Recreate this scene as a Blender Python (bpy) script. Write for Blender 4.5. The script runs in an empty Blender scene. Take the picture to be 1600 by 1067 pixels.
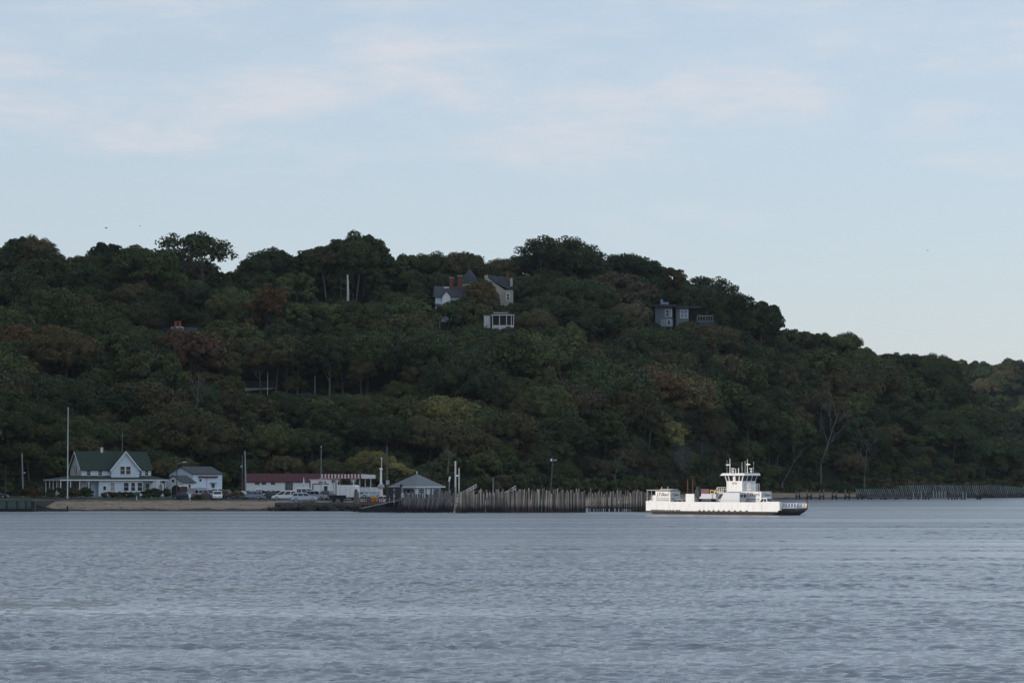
import bpy, bmesh, math, random
import numpy as np
from mathutils import Vector, Matrix
R = math.radians
HAZE = 0.00003
CLOUDLOC = (41.7, 9.1, 5.5)
SC = bpy.context.scene
COL = SC.collection
rnd = random.Random(7)
nrs = np.random.RandomState(5)

# ------------------------------------------------------------------ camera, sky, sun, exposure
FP, HOR, CAMZ = 4444.0, 747.0, 6.0
cd = bpy.data.cameras.new('camera'); cam = bpy.data.objects.new('camera', cd); COL.objects.link(cam)
cam.location = (0, 0, CAMZ); cam.rotation_euler = (R(90) + math.atan((HOR - 533.5) / FP), 0, 0)
cd.lens = 100.0; cd.sensor_width = 36.0; cd.clip_start = 1.0; cd.clip_end = 20000.0
SC.camera = cam
SUN_DIR = Vector((-0.90, -0.43, math.tan(R(10.0)))).normalized()     # towards the sun
w = bpy.data.worlds.new('World'); SC.world = w; w.use_nodes = True
nt = w.node_tree; nt.nodes.clear()
N = nt.nodes.new
sky = N('ShaderNodeTexSky'); sky.sky_type = 'NISHITA'; sky.sun_disc = False
sky.sun_elevation = R(10.0); sky.sun_rotation = math.atan2(SUN_DIR.x, SUN_DIR.y)
sky.altitude = 0; sky.air_density = 1.0; sky.dust_density = 0.5; sky.ozone_density = 3.0
tint = N('ShaderNodeMix'); tint.data_type = 'RGBA'; tint.blend_type = 'MULTIPLY'; tint.inputs[0].default_value = 1.0
tint.inputs[7].default_value = (1.3, 1.0, 1.0, 1)
SKYTINT = tint
nt.links.new(sky.outputs[0], tint.inputs[6])
tc = N('ShaderNodeTexCoord')
mp = N('ShaderNodeMapping'); mp.inputs['Scale'].default_value = (12.0, 12.0, 46.0); mp.inputs['Location'].default_value = CLOUDLOC
mp.inputs['Rotation'].default_value = (0, R(4), 0)
nt.links.new(tc.outputs['Generated'], mp.inputs[0])
n1 = N('ShaderNodeTexNoise'); n1.inputs['Scale'].default_value = 1.0; n1.inputs['Detail'].default_value = 8; n1.inputs['Roughness'].default_value = 0.66; n1.inputs['Distortion'].default_value = 0.2
nt.links.new(mp.outputs[0], n1.inputs['Vector'])
# banks of cloud low over the ridge, thinner elsewhere
sx = N('ShaderNodeSeparateXYZ'); nt.links.new(tc.outputs['Generated'], sx.inputs[0])
mr = N('ShaderNodeValToRGB'); mr.color_ramp.interpolation = 'EASE'; E = mr.color_ramp.elements
E[0].position = 0.0; E[0].color = (.0,) * 3 + (1,); E[1].position = 1.0; E[1].color = (.4,) * 3 + (1,)
for p_, v_ in ((.080, .05), (.100, .25), (.116, .8), (.140, 1.0), (.152, .8), (.165, .65), (.3, .5)):
    e = E.new(p_); e.color = (v_, v_, v_, 1)
nt.links.new(sx.outputs[2], mr.inputs[0])
ma = N('ShaderNodeMath'); ma.operation = 'MULTIPLY_ADD'; ma.inputs[1].default_value = .20; nt.links.new(mr.outputs[0], ma.inputs[0]); nt.links.new(n1.outputs[0], ma.inputs[2])
rp = N('ShaderNodeMapRange'); rp.interpolation_type = 'SMOOTHSTEP'; rp.inputs[1].default_value = 0.55; rp.inputs[2].default_value = 0.98
nt.links.new(ma.outputs[0], rp.inputs[0]); mm = rp
veil = N('ShaderNodeMix'); veil.data_type = 'RGBA'; veil.inputs[0].default_value = 0.62; veil.inputs[7].default_value = (3.32, 3.98, 4.52, 1)   # thin high overcast
nt.links.new(tint.outputs[2], veil.inputs[6])
cl = N('ShaderNodeMix'); cl.data_type = 'RGBA'; cl.inputs[7].default_value = (4.05, 4.0, 4.2, 1)
nt.links.new(mm.outputs[0], cl.inputs[0]); nt.links.new(veil.outputs[2], cl.inputs[6])
bg = N('ShaderNodeBackground'); bg.inputs[1].default_value = 0.15
nt.links.new(cl.outputs[2], bg.inputs[0])
wo = N('ShaderNodeOutputWorld'); nt.links.new(bg.outputs[0], wo.inputs[0])
sd = bpy.data.lights.new('sun', 'SUN'); sd.energy = 1.85; sd.angle = R(0.6); sd.color = (1.0, 0.93, 0.84)
sun = bpy.data.objects.new('sun', sd); COL.objects.link(sun)
sun.rotation_euler = SUN_DIR.to_track_quat('Z', 'Y').to_euler(); sun.location = (-300, -100, 300)
SC.view_settings.view_transform = 'Standard'; SC.view_settings.look = 'None'
SC.view_settings.exposure = 0.3; SC.view_settings.gamma = 1.0

# ------------------------------------------------------------------ small helpers
def GX(px, D): return (px - 800.0) / FP * D
def GZ(py, D): return CAMZ + (HOR - py) / FP * D
def PXY(x, y, z): return 800.0 + FP * x / y, HOR - (z - CAMZ) / y * FP
def sm(t):
    t = np.clip(t, 0, 1); return t * t * (3 - 2 * t)
def tag(o, label=None, cat=None, group=None, kind=None):
    if label: o['label'] = label
    if cat: o['category'] = cat
    if group: o['group'] = group
    if kind: o['kind'] = kind
    return o
def thing(name, label, cat, loc=(0, 0, 0), rz=0, group=None):
    o = bpy.data.objects.new(name, None); COL.objects.link(o); o.empty_display_size = 0.2
    o.location = loc; o.rotation_euler = (0, 0, rz)
    return tag(o, label, cat, group)
def children(o): return [c for c in bpy.data.objects if c.parent == o]
def copy_tree(o, parent=None):
    c = o.copy(); COL.objects.link(c); c.parent = parent
    for ch in children(o): copy_tree(ch, c)
    return c
def basis(d):
    d = Vector(d).normalized(); a = Vector((0, 0, 1)) if abs(d.z) < .9 else Vector((1, 0, 0))
    u = d.cross(a).normalized(); return u, d.cross(u).normalized()
class MB:
    def __init__(s): s.v, s.f, s.mi, s.m = [], [], [], 0
    def face(s, pts):
        b = len(s.v); s.v += [tuple(p) for p in pts]; s.f.append(tuple(range(b, b + len(pts)))); s.mi.append(s.m); return s
    def hexa(s, p):          # 8 points: bottom ring 0-3, top ring 4-7
        b = len(s.v); s.v += [tuple(q) for q in p]
        for f in ((3, 2, 1, 0), (4, 5, 6, 7), (0, 1, 5, 4), (1, 2, 6, 5), (2, 3, 7, 6), (3, 0, 4, 7)):
            s.f.append(tuple(b + i for i in f)); s.mi.append(s.m)
        return s
    def box(s, x0, x1, y0, y1, z0, z1):
        return s.hexa([(x0, y0, z0), (x1, y0, z0), (x1, y1, z0), (x0, y1, z0), (x0, y0, z1), (x1, y0, z1), (x1, y1, z1), (x0, y1, z1)])
    def bar(s, a, b, w_, h=None):
        a, b = Vector(a), Vector(b); h = h or w_; u, v = basis(b - a)
        if abs((b - a).normalized().z) < .9: pass
        u, v = u * w_ / 2, v * h / 2
        return s.hexa([a - u - v, a + u - v, a + u + v, a - u + v, b - u - v, b + u - v, b + u + v, b - u + v])
    def tube(s, pts, rad, n=8, cap=True):
        pts = [Vector(p) for p in pts]; b = len(s.v); k = len(pts)
        for i, p in enumerate(pts):
            d = pts[min(i + 1, k - 1)] - pts[max(i - 1, 0)]; u, v = basis(d)
            r = rad[i] if hasattr(rad, '__len__') else rad
            for j in range(n):
                t = 2 * math.pi * j / n; s.v.append(tuple(p + u * math.cos(t) * r + v * math.sin(t) * r))
        for i in range(k - 1):
            for j in range(n):
                s.f.append((b + i * n + j, b + i * n + (j + 1) % n, b + (i + 1) * n + (j + 1) % n, b + (i + 1) * n + j)); s.mi.append(s.m)
        if cap:
            s.f.append(tuple(b + j for j in range(n))[::-1]); s.mi.append(s.m)
            s.f.append(tuple(b + (k - 1) * n + j for j in range(n))); s.mi.append(s.m)
        return s
    def prism(s, poly, a, b, axis='y'):   # poly = list of 2D points, extruded along axis from a to b
        def P(q, t):
            if axis == 'y': return (q[0], t, q[1])
            if axis == 'x': return (t, q[0], q[1])
            return (q[0], q[1], t)
        n = len(poly); o = len(s.v)
        s.v += [P(q, a) for q in poly] + [P(q, b) for q in poly]
        s.f.append(tuple(range(o, o + n))); s.f.append(tuple(range(o + 2 * n - 1, o + n - 1, -1))); s.mi += [s.m] * 2
        for i in range(n):
            j = (i + 1) % n; s.f.append((o + i, o + n + i, o + n + j, o + j)); s.mi.append(s.m)
        return s
    def ball(s, c, r, n=8, sz=1.0):
        b = len(s.v); rows = n // 2 + 1
        for i in range(rows + 1):
            th = math.pi * i / rows
            for j in range(n):
                ph = 2 * math.pi * j / n
                s.v.append((c[0] + r * math.sin(th) * math.cos(ph), c[1] + r * math.sin(th) * math.sin(ph), c[2] + r * sz * math.cos(th)))
        for i in range(rows):
            for j in range(n):
                s.f.append((b + i * n + j, b + (i + 1) * n + j, b + (i + 1) * n + (j + 1) % n, b + i * n + (j + 1) % n)); s.mi.append(s.m)
        return s
    def build(s, name, mats, parent=None, loc=None, smooth=False):
        me = bpy.data.meshes.new(name); me.from_pydata(s.v, [], s.f)
        if not isinstance(mats, (list, tuple)): mats = [mats]
        for m in mats: me.materials.append(m)
        me.polygons.foreach_set('material_index', s.mi)
        if smooth: me.polygons.foreach_set('use_smooth', [True] * len(me.polygons))
        me.validate(); me.update()
        bm = bmesh.new(); bm.from_mesh(me); bmesh.ops.recalc_face_normals(bm, faces=bm.faces); bm.to_mesh(me); bm.free()
        o = bpy.data.objects.new(name, me); COL.objects.link(o); o.parent = parent
        if loc: o.location = loc
        return o

# ------------------------------------------------------------------ materials (procedural)
def mat(name, col, rough=0.6, var=0.15, scale=3.0, bump=0.0, metal=0.0, stretch=(1, 1, 1), objrand=0.0, spec=0.4, coat=0.0):
    m = bpy.data.materials.new(name); m.use_nodes = True; t = m.node_tree; b = t.nodes['Principled BSDF']
    b.inputs['Roughness'].default_value = rough; b.inputs['Metallic'].default_value = metal
    b.inputs['Specular IOR Level'].default_value = spec; b.inputs['Coat Weight'].default_value = coat
    c = t.nodes.new('ShaderNodeTexCoord'); mp = t.nodes.new('ShaderNodeMapping'); mp.inputs['Scale'].default_value = [scale * q for q in stretch]
    n = t.nodes.new('ShaderNodeTexNoise'); n.inputs['Scale'].default_value = 1.0; n.inputs['Detail'].default_value = 5
    t.links.new(c.outputs['Object'], mp.inputs[0]); t.links.new(mp.outputs[0], n.inputs['Vector'])
    mr = t.nodes.new('ShaderNodeMapRange'); mr.inputs[1].default_value = .25; mr.inputs[2].default_value = .75
    mr.inputs[3].default_value = 1 - var; mr.inputs[4].default_value = 1 + var; t.links.new(n.outputs[0], mr.inputs[0])
    fac = mr.outputs[0]
    if objrand:
        oi = t.nodes.new('ShaderNodeObjectInfo'); m2 = t.nodes.new('ShaderNodeMapRange')
        m2.inputs[3].default_value = 1 - objrand; m2.inputs[4].default_value = 1 + objrand
        t.links.new(oi.outputs['Random'], m2.inputs[0]); mu = t.nodes.new('ShaderNodeMath'); mu.operation = 'MULTIPLY'
        t.links.new(fac, mu.inputs[0]); t.links.new(m2.outputs[0], mu.inputs[1]); fac = mu.outputs[0]
    vm = t.nodes.new('ShaderNodeVectorMath'); vm.operation = 'SCALE'; vm.inputs[0].default_value = col[:3]
    t.links.new(fac, vm.inputs['Scale']); t.links.new(vm.outputs[0], b.inputs['Base Color'])
    if bump:
        bp = t.nodes.new('ShaderNodeBump'); bp.inputs['Strength'].default_value = bump; bp.inputs['Distance'].default_value = .05
        t.links.new(n.outputs[0], bp.inputs['Height']); t.links.new(bp.outputs[0], b.inputs['Normal'])
    return m
M = dict(
    white=mat('white_paint', (.86, .87, .88), .45, .06, 2.0),
    ferrywhite=mat('ferry_white_paint', (.80, .79, .77), .4, .05, 1.2, stretch=(1, 1, .3)),
    hull=mat('hull_black_paint', (.055, .05, .048), .5, .35, 1.5, stretch=(.5, .5, 2)),
    deck=mat('deck_grey', (.14, .15, .15), .7, .2),
    clap=mat('pale_blue_clapboard', (.69, .78, .88), .6, .05, 1.0, stretch=(.3, .3, 8)),
    clapw=mat('off_white_clapboard', (.84, .81, .77), .6, .06, 1.0, stretch=(.3, .3, 8)),
    shingle=mat('dark_green_shingle', (.025, .045, .035), .85, .3, 3),
    slate=mat('slate_roof', (.045, .055, .07), .8, .25, 3),
    greyroof=mat('grey_shingle_roof', (.18, .195, .215), .85, .12, 4),
    redroof=mat('maroon_roof', (.085, .022, .028), .8, .2, 2),
    darkroof=mat('charcoal_roof', (.06, .065, .075), .8, .25, 2),
    glass=mat('dark_window_glass', (.015, .02, .03), .12, .1, spec=.6),
    blackish=mat('dark_interior', (.012, .014, .016), .8, .2),
    brick=mat('red_brick', (.17, .06, .045), .85, .25, 4),
    cream=mat('cream_wall', (.42, .39, .34), .7, .08),
    yellow=mat('yellow_trim', (.62, .45, .12), .6, .08),
    galv=mat('grey_galvanised', (.34, .36, .38), .5, .12, 3),
    greytimber=mat('grey_weathered_timber', (.22, .21, .20), .85, .3, 4, stretch=(2, 2, .4), objrand=.35),
    darktimber=mat('dark_timber', (.045, .045, .048), .9, .3, 3, objrand=.3),
    utility=mat('utility_pole_timber', (.10, .095, .09), .85, .2, 3, stretch=(2, 2, .3)),
    redstripe=mat('red_canvas', (.30, .035, .05), .7, .08), whitestripe=mat('white_canvas', (.72, .66, .68), .7, .05),
    maroon=mat('maroon_trim', (.14, .03, .05), .6, .1), green=mat('green_canvas', (.03, .13, .10), .7, .1),
    bluedoor=mat('blue_door', (.05, .10, .17), .5, .1), teal=mat('green_sheet_piling', (.075, .125, .115), .7, .35, 1.5, stretch=(1, 1, .5)),
    rock=mat('dark_rock', (.045, .045, .045), .9, .5, 1.5, bump=.5, objrand=.3),
    tyre=mat('tyre_rubber', (.015, .015, .015), .85, .1), rim=mat('alloy_rim', (.45, .46, .48), .35, .05, metal=.6),
    redlamp=mat('red_lens', (.35, .02, .02), .3, .05), lens=mat('clear_lens', (.6, .6, .58), .2, .05),
    orange=mat('orange_paint', (.75, .28, .02), .5, .08), red=mat('red_paint', (.10, .010, .018), .4, .1),
    rust=mat('rust_brown', (.15, .07, .045), .8, .3, 3), yellowp=mat('yellow_machine_paint', (.55, .36, .08), .5, .12),
    skin=mat('skin', (.45, .26, .18), .6, .05), shirt=mat('white_cotton', (.78, .78, .78), .8, .04),
    shorts=mat('dark_red_cloth', (.16, .03, .045), .85, .08), hair=mat('dark_hair', (.02, .015, .012), .7, .1),
    ink=mat('black_lettering', (.03, .03, .04), .6, .05), bluegrey=mat('blue_grey_cladding', (.13, .165, .20), .6, .1, 1, stretch=(4, .3, .3)),
    birdc=mat('dark_feather', (.03, .03, .032), .8, .1), bark=mat('grey_brown_bark', (.10, .085, .07), .9, .3, 2, objrand=.2),
    palebark=mat('pale_grey_bark', (.15, .14, .13), .9, .2, 2), birch=mat('bleached_trunk', (.62, .60, .56), .8, .12, 2),
    terracotta=mat('terracotta', (.34, .10, .06), .7, .1),
)
def paint(name, col): return mat(name, col, .35, .03, 1.0, coat=.5)
M['hillwhite'] = mat('aged_white_paint', (.58, .58, .58), .7, .12, 1.5); M['greywall'] = mat('blue_grey_plaster', (.24, .29, .35), .6, .1)
M['slat'] = mat('grey_green_slats', (.23, .29, .26), .8, .25, objrand=.4)
P = dict(van=paint('van_white_paint', (.56, .58, .61)), white=paint('white_car_paint', (.78, .79, .80)), silver=paint('silver_car_paint', (.38, .41, .45)), bluegrey=paint('blue_grey_car_paint', (.22, .28, .36)),
         dark=paint('charcoal_car_paint', (.04, .045, .055)), navy=paint('navy_car_paint', (.03, .05, .10)), red=paint('red_car_paint', (.28, .02, .025)),
         paleblue=paint('pale_blue_car_paint', (.50, .57, .66)), burg=paint('burgundy_car_paint', (.10, .03, .04)))
def weather(m, col, amt):
    t = m.node_tree; b = t.nodes['Principled BSDF']; src = b.inputs['Base Color'].links[0].from_socket
    c = t.nodes.new('ShaderNodeTexCoord'); mp = t.nodes.new('ShaderNodeMapping'); mp.inputs['Scale'].default_value = (1.6, 1.6, .35); t.links.new(c.outputs['Object'], mp.inputs[0])
    n = t.nodes.new('ShaderNodeTexNoise'); n.inputs['Scale'].default_value = 1.4; n.inputs['Detail'].default_value = 6; n.inputs['Roughness'].default_value = .7; t.links.new(mp.outputs[0], n.inputs['Vector'])
    r = t.nodes.new('ShaderNodeMapRange'); r.inputs[1].default_value = .52; r.inputs[2].default_value = .78; r.inputs[4].default_value = amt; t.links.new(n.outputs[0], r.inputs[0])
    mx = t.nodes.new('ShaderNodeMix'); mx.data_type = 'RGBA'; mx.inputs[7].default_value = (*col, 1); t.links.new(r.outputs[0], mx.inputs[0]); t.links.new(src, mx.inputs[6]); t.links.new(mx.outputs[2], b.inputs['Base Color'])
weather(M['ferrywhite'], (.30, .17, .10), .5); weather(M['hull'], (.16, .08, .05), .6); weather(M['clap'], (.35, .36, .36), .35); weather(M['white'], (.40, .39, .36), .35); weather(M['redroof'], (.05, .04, .04), .5); weather(M['shingle'], (.06, .075, .06), .6)
# timber piles: tide-blackened foot, grey weathered top
def pile_mat():
    m = mat('timber_pile', (.155, .143, .135), .9, .35, 3, stretch=(2.5, 2.5, .5), objrand=.5)
    t = m.node_tree; b = t.nodes['Principled BSDF']; src = b.inputs['Base Color'].links[0].from_socket
    g = t.nodes.new('ShaderNodeNewGeometry'); s = t.nodes.new('ShaderNodeSeparateXYZ'); t.links.new(g.outputs['Position'], s.inputs[0])
    n = t.nodes.new('ShaderNodeTexNoise'); n.inputs['Scale'].default_value = .8; t.links.new(g.outputs['Position'], n.inputs['Vector'])
    a = t.nodes.new('ShaderNodeMath'); a.operation = 'ADD'; t.links.new(s.outputs[2], a.inputs[0]); t.links.new(n.outputs[0], a.inputs[1])
    r = t.nodes.new('ShaderNodeMapRange'); r.inputs[1].default_value = 1.15; r.inputs[2].default_value = 2.2; t.links.new(a.outputs[0], r.inputs[0])
    mx = t.nodes.new('ShaderNodeMix'); mx.data_type = 'RGBA'; mx.inputs[6].default_value = (.012, .012, .014, 1)
    t.links.new(r.outputs[0], mx.inputs[0]); t.links.new(src, mx.inputs[7]); t.links.new(mx.outputs[2], b.inputs['Base Color'])
    return m
M['pile'] = pile_mat()
def foliage_mat(name, use_random):
    m = bpy.data.materials.new(name); m.use_nodes = True; t = m.node_tree; b = t.nodes['Principled BSDF']
    b.inputs['Roughness'].default_value = .75; b.inputs['Specular IOR Level'].default_value = .15
    oi = t.nodes.new('ShaderNodeObjectInfo')
    if use_random:
        cr = t.nodes.new('ShaderNodeValToRGB'); cr.color_ramp.interpolation = 'CONSTANT'
        cols = [TINT[k][1] for k in ('dark green', 'mid green', 'olive green', 'dull olive', 'mid green', 'olive green', 'dark green', 'blue green', 'brownish green')]
        cr.color_ramp.elements[0].color = (*cols[0], 1)
        cr.color_ramp.elements[1].position = 1 / len(cols); cr.color_ramp.elements[1].color = (*cols[1], 1)
        for i in range(2, len(cols)):
            e = cr.color_ramp.elements.new(i / len(cols) if i < len(cols) - 1 else .96); e.color = (*cols[i], 1)
        t.links.new(oi.outputs['Random'], cr.inputs[0]); src = cr.outputs[0]
    else: src = oi.outputs['Color']
    c = t.nodes.new('ShaderNodeTexCoord'); n = t.nodes.new('ShaderNodeTexNoise'); n.inputs['Scale'].default_value = .55; n.inputs['Detail'].default_value = 3
    t.links.new(c.outputs['Object'], n.inputs['Vector'])
    mr = t.nodes.new('ShaderNodeMapRange'); mr.inputs[1].default_value = .3; mr.inputs[2].default_value = .7; mr.inputs[3].default_value = .65; mr.inputs[4].default_value = 1.4
    t.links.new(n.outputs[0], mr.inputs[0])
    vm = t.nodes.new('ShaderNodeVectorMath'); vm.operation = 'SCALE'; t.links.new(src, vm.inputs[0]); t.links.new(mr.outputs[0], vm.inputs['Scale'])
    # autumn turn on some twigs
    n2 = t.nodes.new('ShaderNodeTexNoise'); n2.inputs['Scale'].default_value = .4; n2.inputs['Detail'].default_value = 5; t.links.new(c.outputs['Object'], n2.inputs['Vector'])
    r2 = t.nodes.new('ShaderNodeMapRange'); r2.inputs[1].default_value = .48; r2.inputs[2].default_value = .66; r2.inputs[4].default_value = .75; t.links.new(n2.outputs[0], r2.inputs[0])
    mx = t.nodes.new('ShaderNodeMix'); mx.data_type = 'RGBA'; mx.blend_type = 'MULTIPLY'; mx.inputs[7].default_value = (1.35, 1.08, .72, 1)
    t.links.new(r2.outputs[0], mx.inputs[0]); t.links.new(vm.outputs[0], mx.inputs[6]); t.links.new(mx.outputs[2], b.inputs['Base Color'])
    return m
TINT = {  # name: (weight, linear colour)
    'dark green': (26, (0.043, 0.064, 0.028)), 'mid green': (26, (0.062, 0.088, 0.034)), 'olive green': (22, (0.077, 0.090, 0.033)),
    'dull olive': (12, (0.081, 0.081, 0.038)), 'brownish green': (7, (0.084, 0.075, 0.038)), 'blue green': (6, (0.043, 0.070, 0.033)),
    'russet': (1.2, (0.101, 0.061, 0.039)), 'yellow green': (0.7, (0.209, 0.206, 0.078)), 'orange': (0, (0.146, 0.092, 0.044)), 'golden': (.8, (0.131, 0.107, 0.046)),
    'grey brown': (2, (0.102, 0.094, 0.060))}
M['leaf'] = foliage_mat('foliage', False); M['leaf_far'] = foliage_mat('forest_foliage', True)

# ------------------------------------------------------------------ terrain
def table(pairs):
    a = np.array(pairs, float); return lambda q: np.interp(q, a[:, 0], a[:, 1])
SHORE = table([(-400, 512), (0, 520), (430, 523), (560, 530), (700, 530), (900, 560), (1000, 640), (1150, 790), (1250, 835), (1350, 860), (1600, 905), (1900, 930), (3000, 1000)])
BASE = table([(-400, 590), (0, 620), (250, 628), (600, 640), (800, 650), (1000, 715), (1150, 815), (1250, 860), (1400, 885), (1600, 935), (1900, 980)])
RIDGE = table([(-400, 860), (400, 860), (800, 900), (1100, 950), (1200, 980), (1400, 1030), (1600, 1060), (1900, 1100)])
SKYL = table([(-200, 385), (0, 384), (50, 378), (100, 388), (170, 388), (240, 398), (300, 398), (360, 407), (410, 402), (440, 395), (480, 398), (600, 408), (620, 402), (700, 405), (740, 408), (800, 392), (860, 392), (900, 395),
              (920, 402), (960, 402), (1000, 405), (1040, 420), (1090, 438), (1120, 452), (1150, 478), (1200, 508), (1230, 512), (1290, 510), (1340, 521), (1365, 542), (1400, 541), (1460, 550), (1490, 562), (1515, 592),
              (1540, 640), (1560, 690), (1590, 722), (1650, 745), (1700, 755), (2000, 760)])
TREEH = 10.5
def ground(x, y):
    x = np.asarray(x, float); y = np.asarray(y, float)
    yy = np.maximum(y, 1.0); px = 800 + FP * x / yy
    ys, yb, yr = SHORE(px), BASE(px), RIDGE(px)
    zr = CAMZ + (HOR - SKYL(px)) / FP * yr - TREEH
    zr = np.maximum(zr, 2.2)
    z = -1.6 + 1.6 * sm((y - ys + 25) / 25)
    z = np.where(y > ys, 1.75 * np.clip((y - ys) / 18, 0, 1) ** .8, z)
    z = np.where(y > ys + 18, 1.75 + .45 * np.clip((y - ys - 18) / 40, 0, 1), z)
    t = np.clip((y - yb) / (yr - yb), 0, 1)
    bluff = np.clip((px - 900) / 350, 0, 1)
    prof = (1 - bluff) * (t + .04 * np.sin(t * 14 + px * .012)) + bluff * (t ** .8)
    hill = 2.2 + (zr - 2.2) * np.clip(prof, 0, 1.02)
    hill += np.where(t > 0, 1.2 * np.sin(x * .045 + y * .021) * np.minimum(t * 4, 1) * (1 - t), 0)
    z = np.where(y > yb, hill, z)
    z = np.where(y > yr, zr - 6 * sm((y - yr - 30) / 250), z)
    # farther hill behind the point on the right
    far = 62 * sm((y - 1520) / 230) * sm((px - 1440) / 50) * sm((2250 - px) / 200)
    z = np.where(y > 1200, np.maximum(z, far), z)
    # unseen headland added off to the left to keep the sun off the shore
    hd = 150 * sm((-0.18 * y - 14 - x) / 150) * sm((y - 425) / 60)
    z = np.maximum(z, hd - 1.6 * (hd < 1.6))
    return z
def gnd(x, y): return float(ground(x, y))
def ray_ground(px, py, d0=None, d1=1500):
    d = np.arange(float(d0 or BASE(px) - 60), d1, 1.0); z = ground(GX(px, d), d); q = HOR - (z - CAMZ) / d * FP
    i = np.argmax(q <= py); return float(d[i])

def grid_mesh(name, xs, ys, zf, m, kind='structure'):
    X, Y = np.meshgrid(xs, ys); Z = zf(X, Y); nx, ny = len(xs), len(ys)
    co = np.stack([X.ravel(), Y.ravel(), Z.ravel()], 1)
    i = np.arange((ny - 1) * (nx - 1)); r, c = i // (nx - 1), i % (nx - 1); a = r * nx + c
    F = np.stack([a, a + 1, a + nx + 1, a + nx], 1)
    return np_mesh(name, co, F, m, kind)
def np_mesh(name, co, F, m, kind=None, link=True, smooth=False):
    me = bpy.data.meshes.new(name); me.vertices.add(len(co)); me.vertices.foreach_set('co', co.astype(np.float32).ravel())
    n, k = F.shape; me.loops.add(n * k); me.polygons.add(n)
    me.loops.foreach_set('vertex_index', F.astype(np.int32).ravel()); me.polygons.foreach_set('loop_start', np.arange(0, n * k, k, dtype=np.int32))
    if smooth: me.polygons.foreach_set('use_smooth', np.ones(n, bool))
    me.materials.append(m); me.update(calc_edges=True)
    if not link: return me
    o = bpy.data.objects.new(name, me); COL.objects.link(o)
    if kind: o['kind'] = kind
    return o
def terrain_mat():
    m = bpy.data.materials.new('hill_ground'); m.use_nodes = True; t = m.node_tree; b = t.nodes['Principled BSDF']; b.inputs['Roughness'].default_value = .95
    b.inputs['Specular IOR Level'].default_value = .1
    g = t.nodes.new('ShaderNodeNewGeometry'); s = t.nodes.new('ShaderNodeSeparateXYZ'); t.links.new(g.outputs['Position'], s.inputs[0])
    n = t.nodes.new('ShaderNodeTexNoise'); n.inputs['Scale'].default_value = .25; n.inputs['Detail'].default_value = 6; t.links.new(g.outputs['Position'], n.inputs['Vector'])
    n2 = t.nodes.new('ShaderNodeTexNoise'); n2.inputs['Scale'].default_value = 1.3; n2.inputs['Detail'].default_value = 6; mp = t.nodes.new('ShaderNodeMapping'); mp.inputs['Scale'].default_value = (.5, 1, 2); t.links.new(g.outputs['Position'], mp.inputs[0]); t.links.new(mp.outputs[0], n2.inputs['Vector'])
    a = t.nodes.new('ShaderNodeMath'); a.operation = 'MULTIPLY_ADD'; a.inputs[1].default_value = .9; t.links.new(n.outputs[0], a.inputs[0]); t.links.new(s.outputs[2], a.inputs[2])
    cr = t.nodes.new('ShaderNodeValToRGB'); E = cr.color_ramp.elements
    E[0].position = 0.0; E[0].color = (.05, .042, .036, 1); E[1].position = 1.0; E[1].color = (.022, .024, .014, 1)
    for p, c_ in ((.18, (.07, .06, .05)), (.24, (.31, .235, .17)), (.48, (.31, .24, .175)), (.55, (.20, .165, .125)), (.60, (.05, .055, .032)), (.75, (.035, .045, .022))):
        e = E.new(p); e.color = (*c_, 1)
    mr = t.nodes.new('ShaderNodeMapRange'); mr.inputs[1].default_value = 0; mr.inputs[2].default_value = 4.0; t.links.new(a.outputs[0], mr.inputs[0]); t.links.new(mr.outputs[0], cr.inputs[0])
    m2 = t.nodes.new('ShaderNodeMapRange'); m2.inputs[1].default_value = .3; m2.inputs[2].default_value = .7; m2.inputs[3].default_value = .6; m2.inputs[4].default_value = 1.35; t.links.new(n2.outputs[0], m2.inputs[0])
    vm = t.nodes.new('ShaderNodeVectorMath'); vm.operation = 'SCALE'; t.links.new(cr.outputs[0], vm.inputs[0]); t.links.new(m2.outputs[0], vm.inputs['Scale']); t.links.new(vm.outputs[0], b.inputs['Base Color'])
    return m
xs = np.concatenate([[-3000, -1500, -800], np.arange(-640, 560, 5.0), [700, 1500, 3000]])
ysg = np.concatenate([[395, 410], np.arange(425, 660, 3.0), np.arange(660, 1500, 6.0), np.arange(1500, 1900, 10.0), [2000, 2600, 3500]])
grid_mesh('hill', xs, ysg, lambda X, Y: np.where((np.abs(X) > 680), np.where((Y > 480) & (X < 0), 20.0, -1.6), ground(X, Y)), terrain_mat())

WROUGH, WCOL, WSLOPE = .09, (.130, .146, .172, 1), .26
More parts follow.
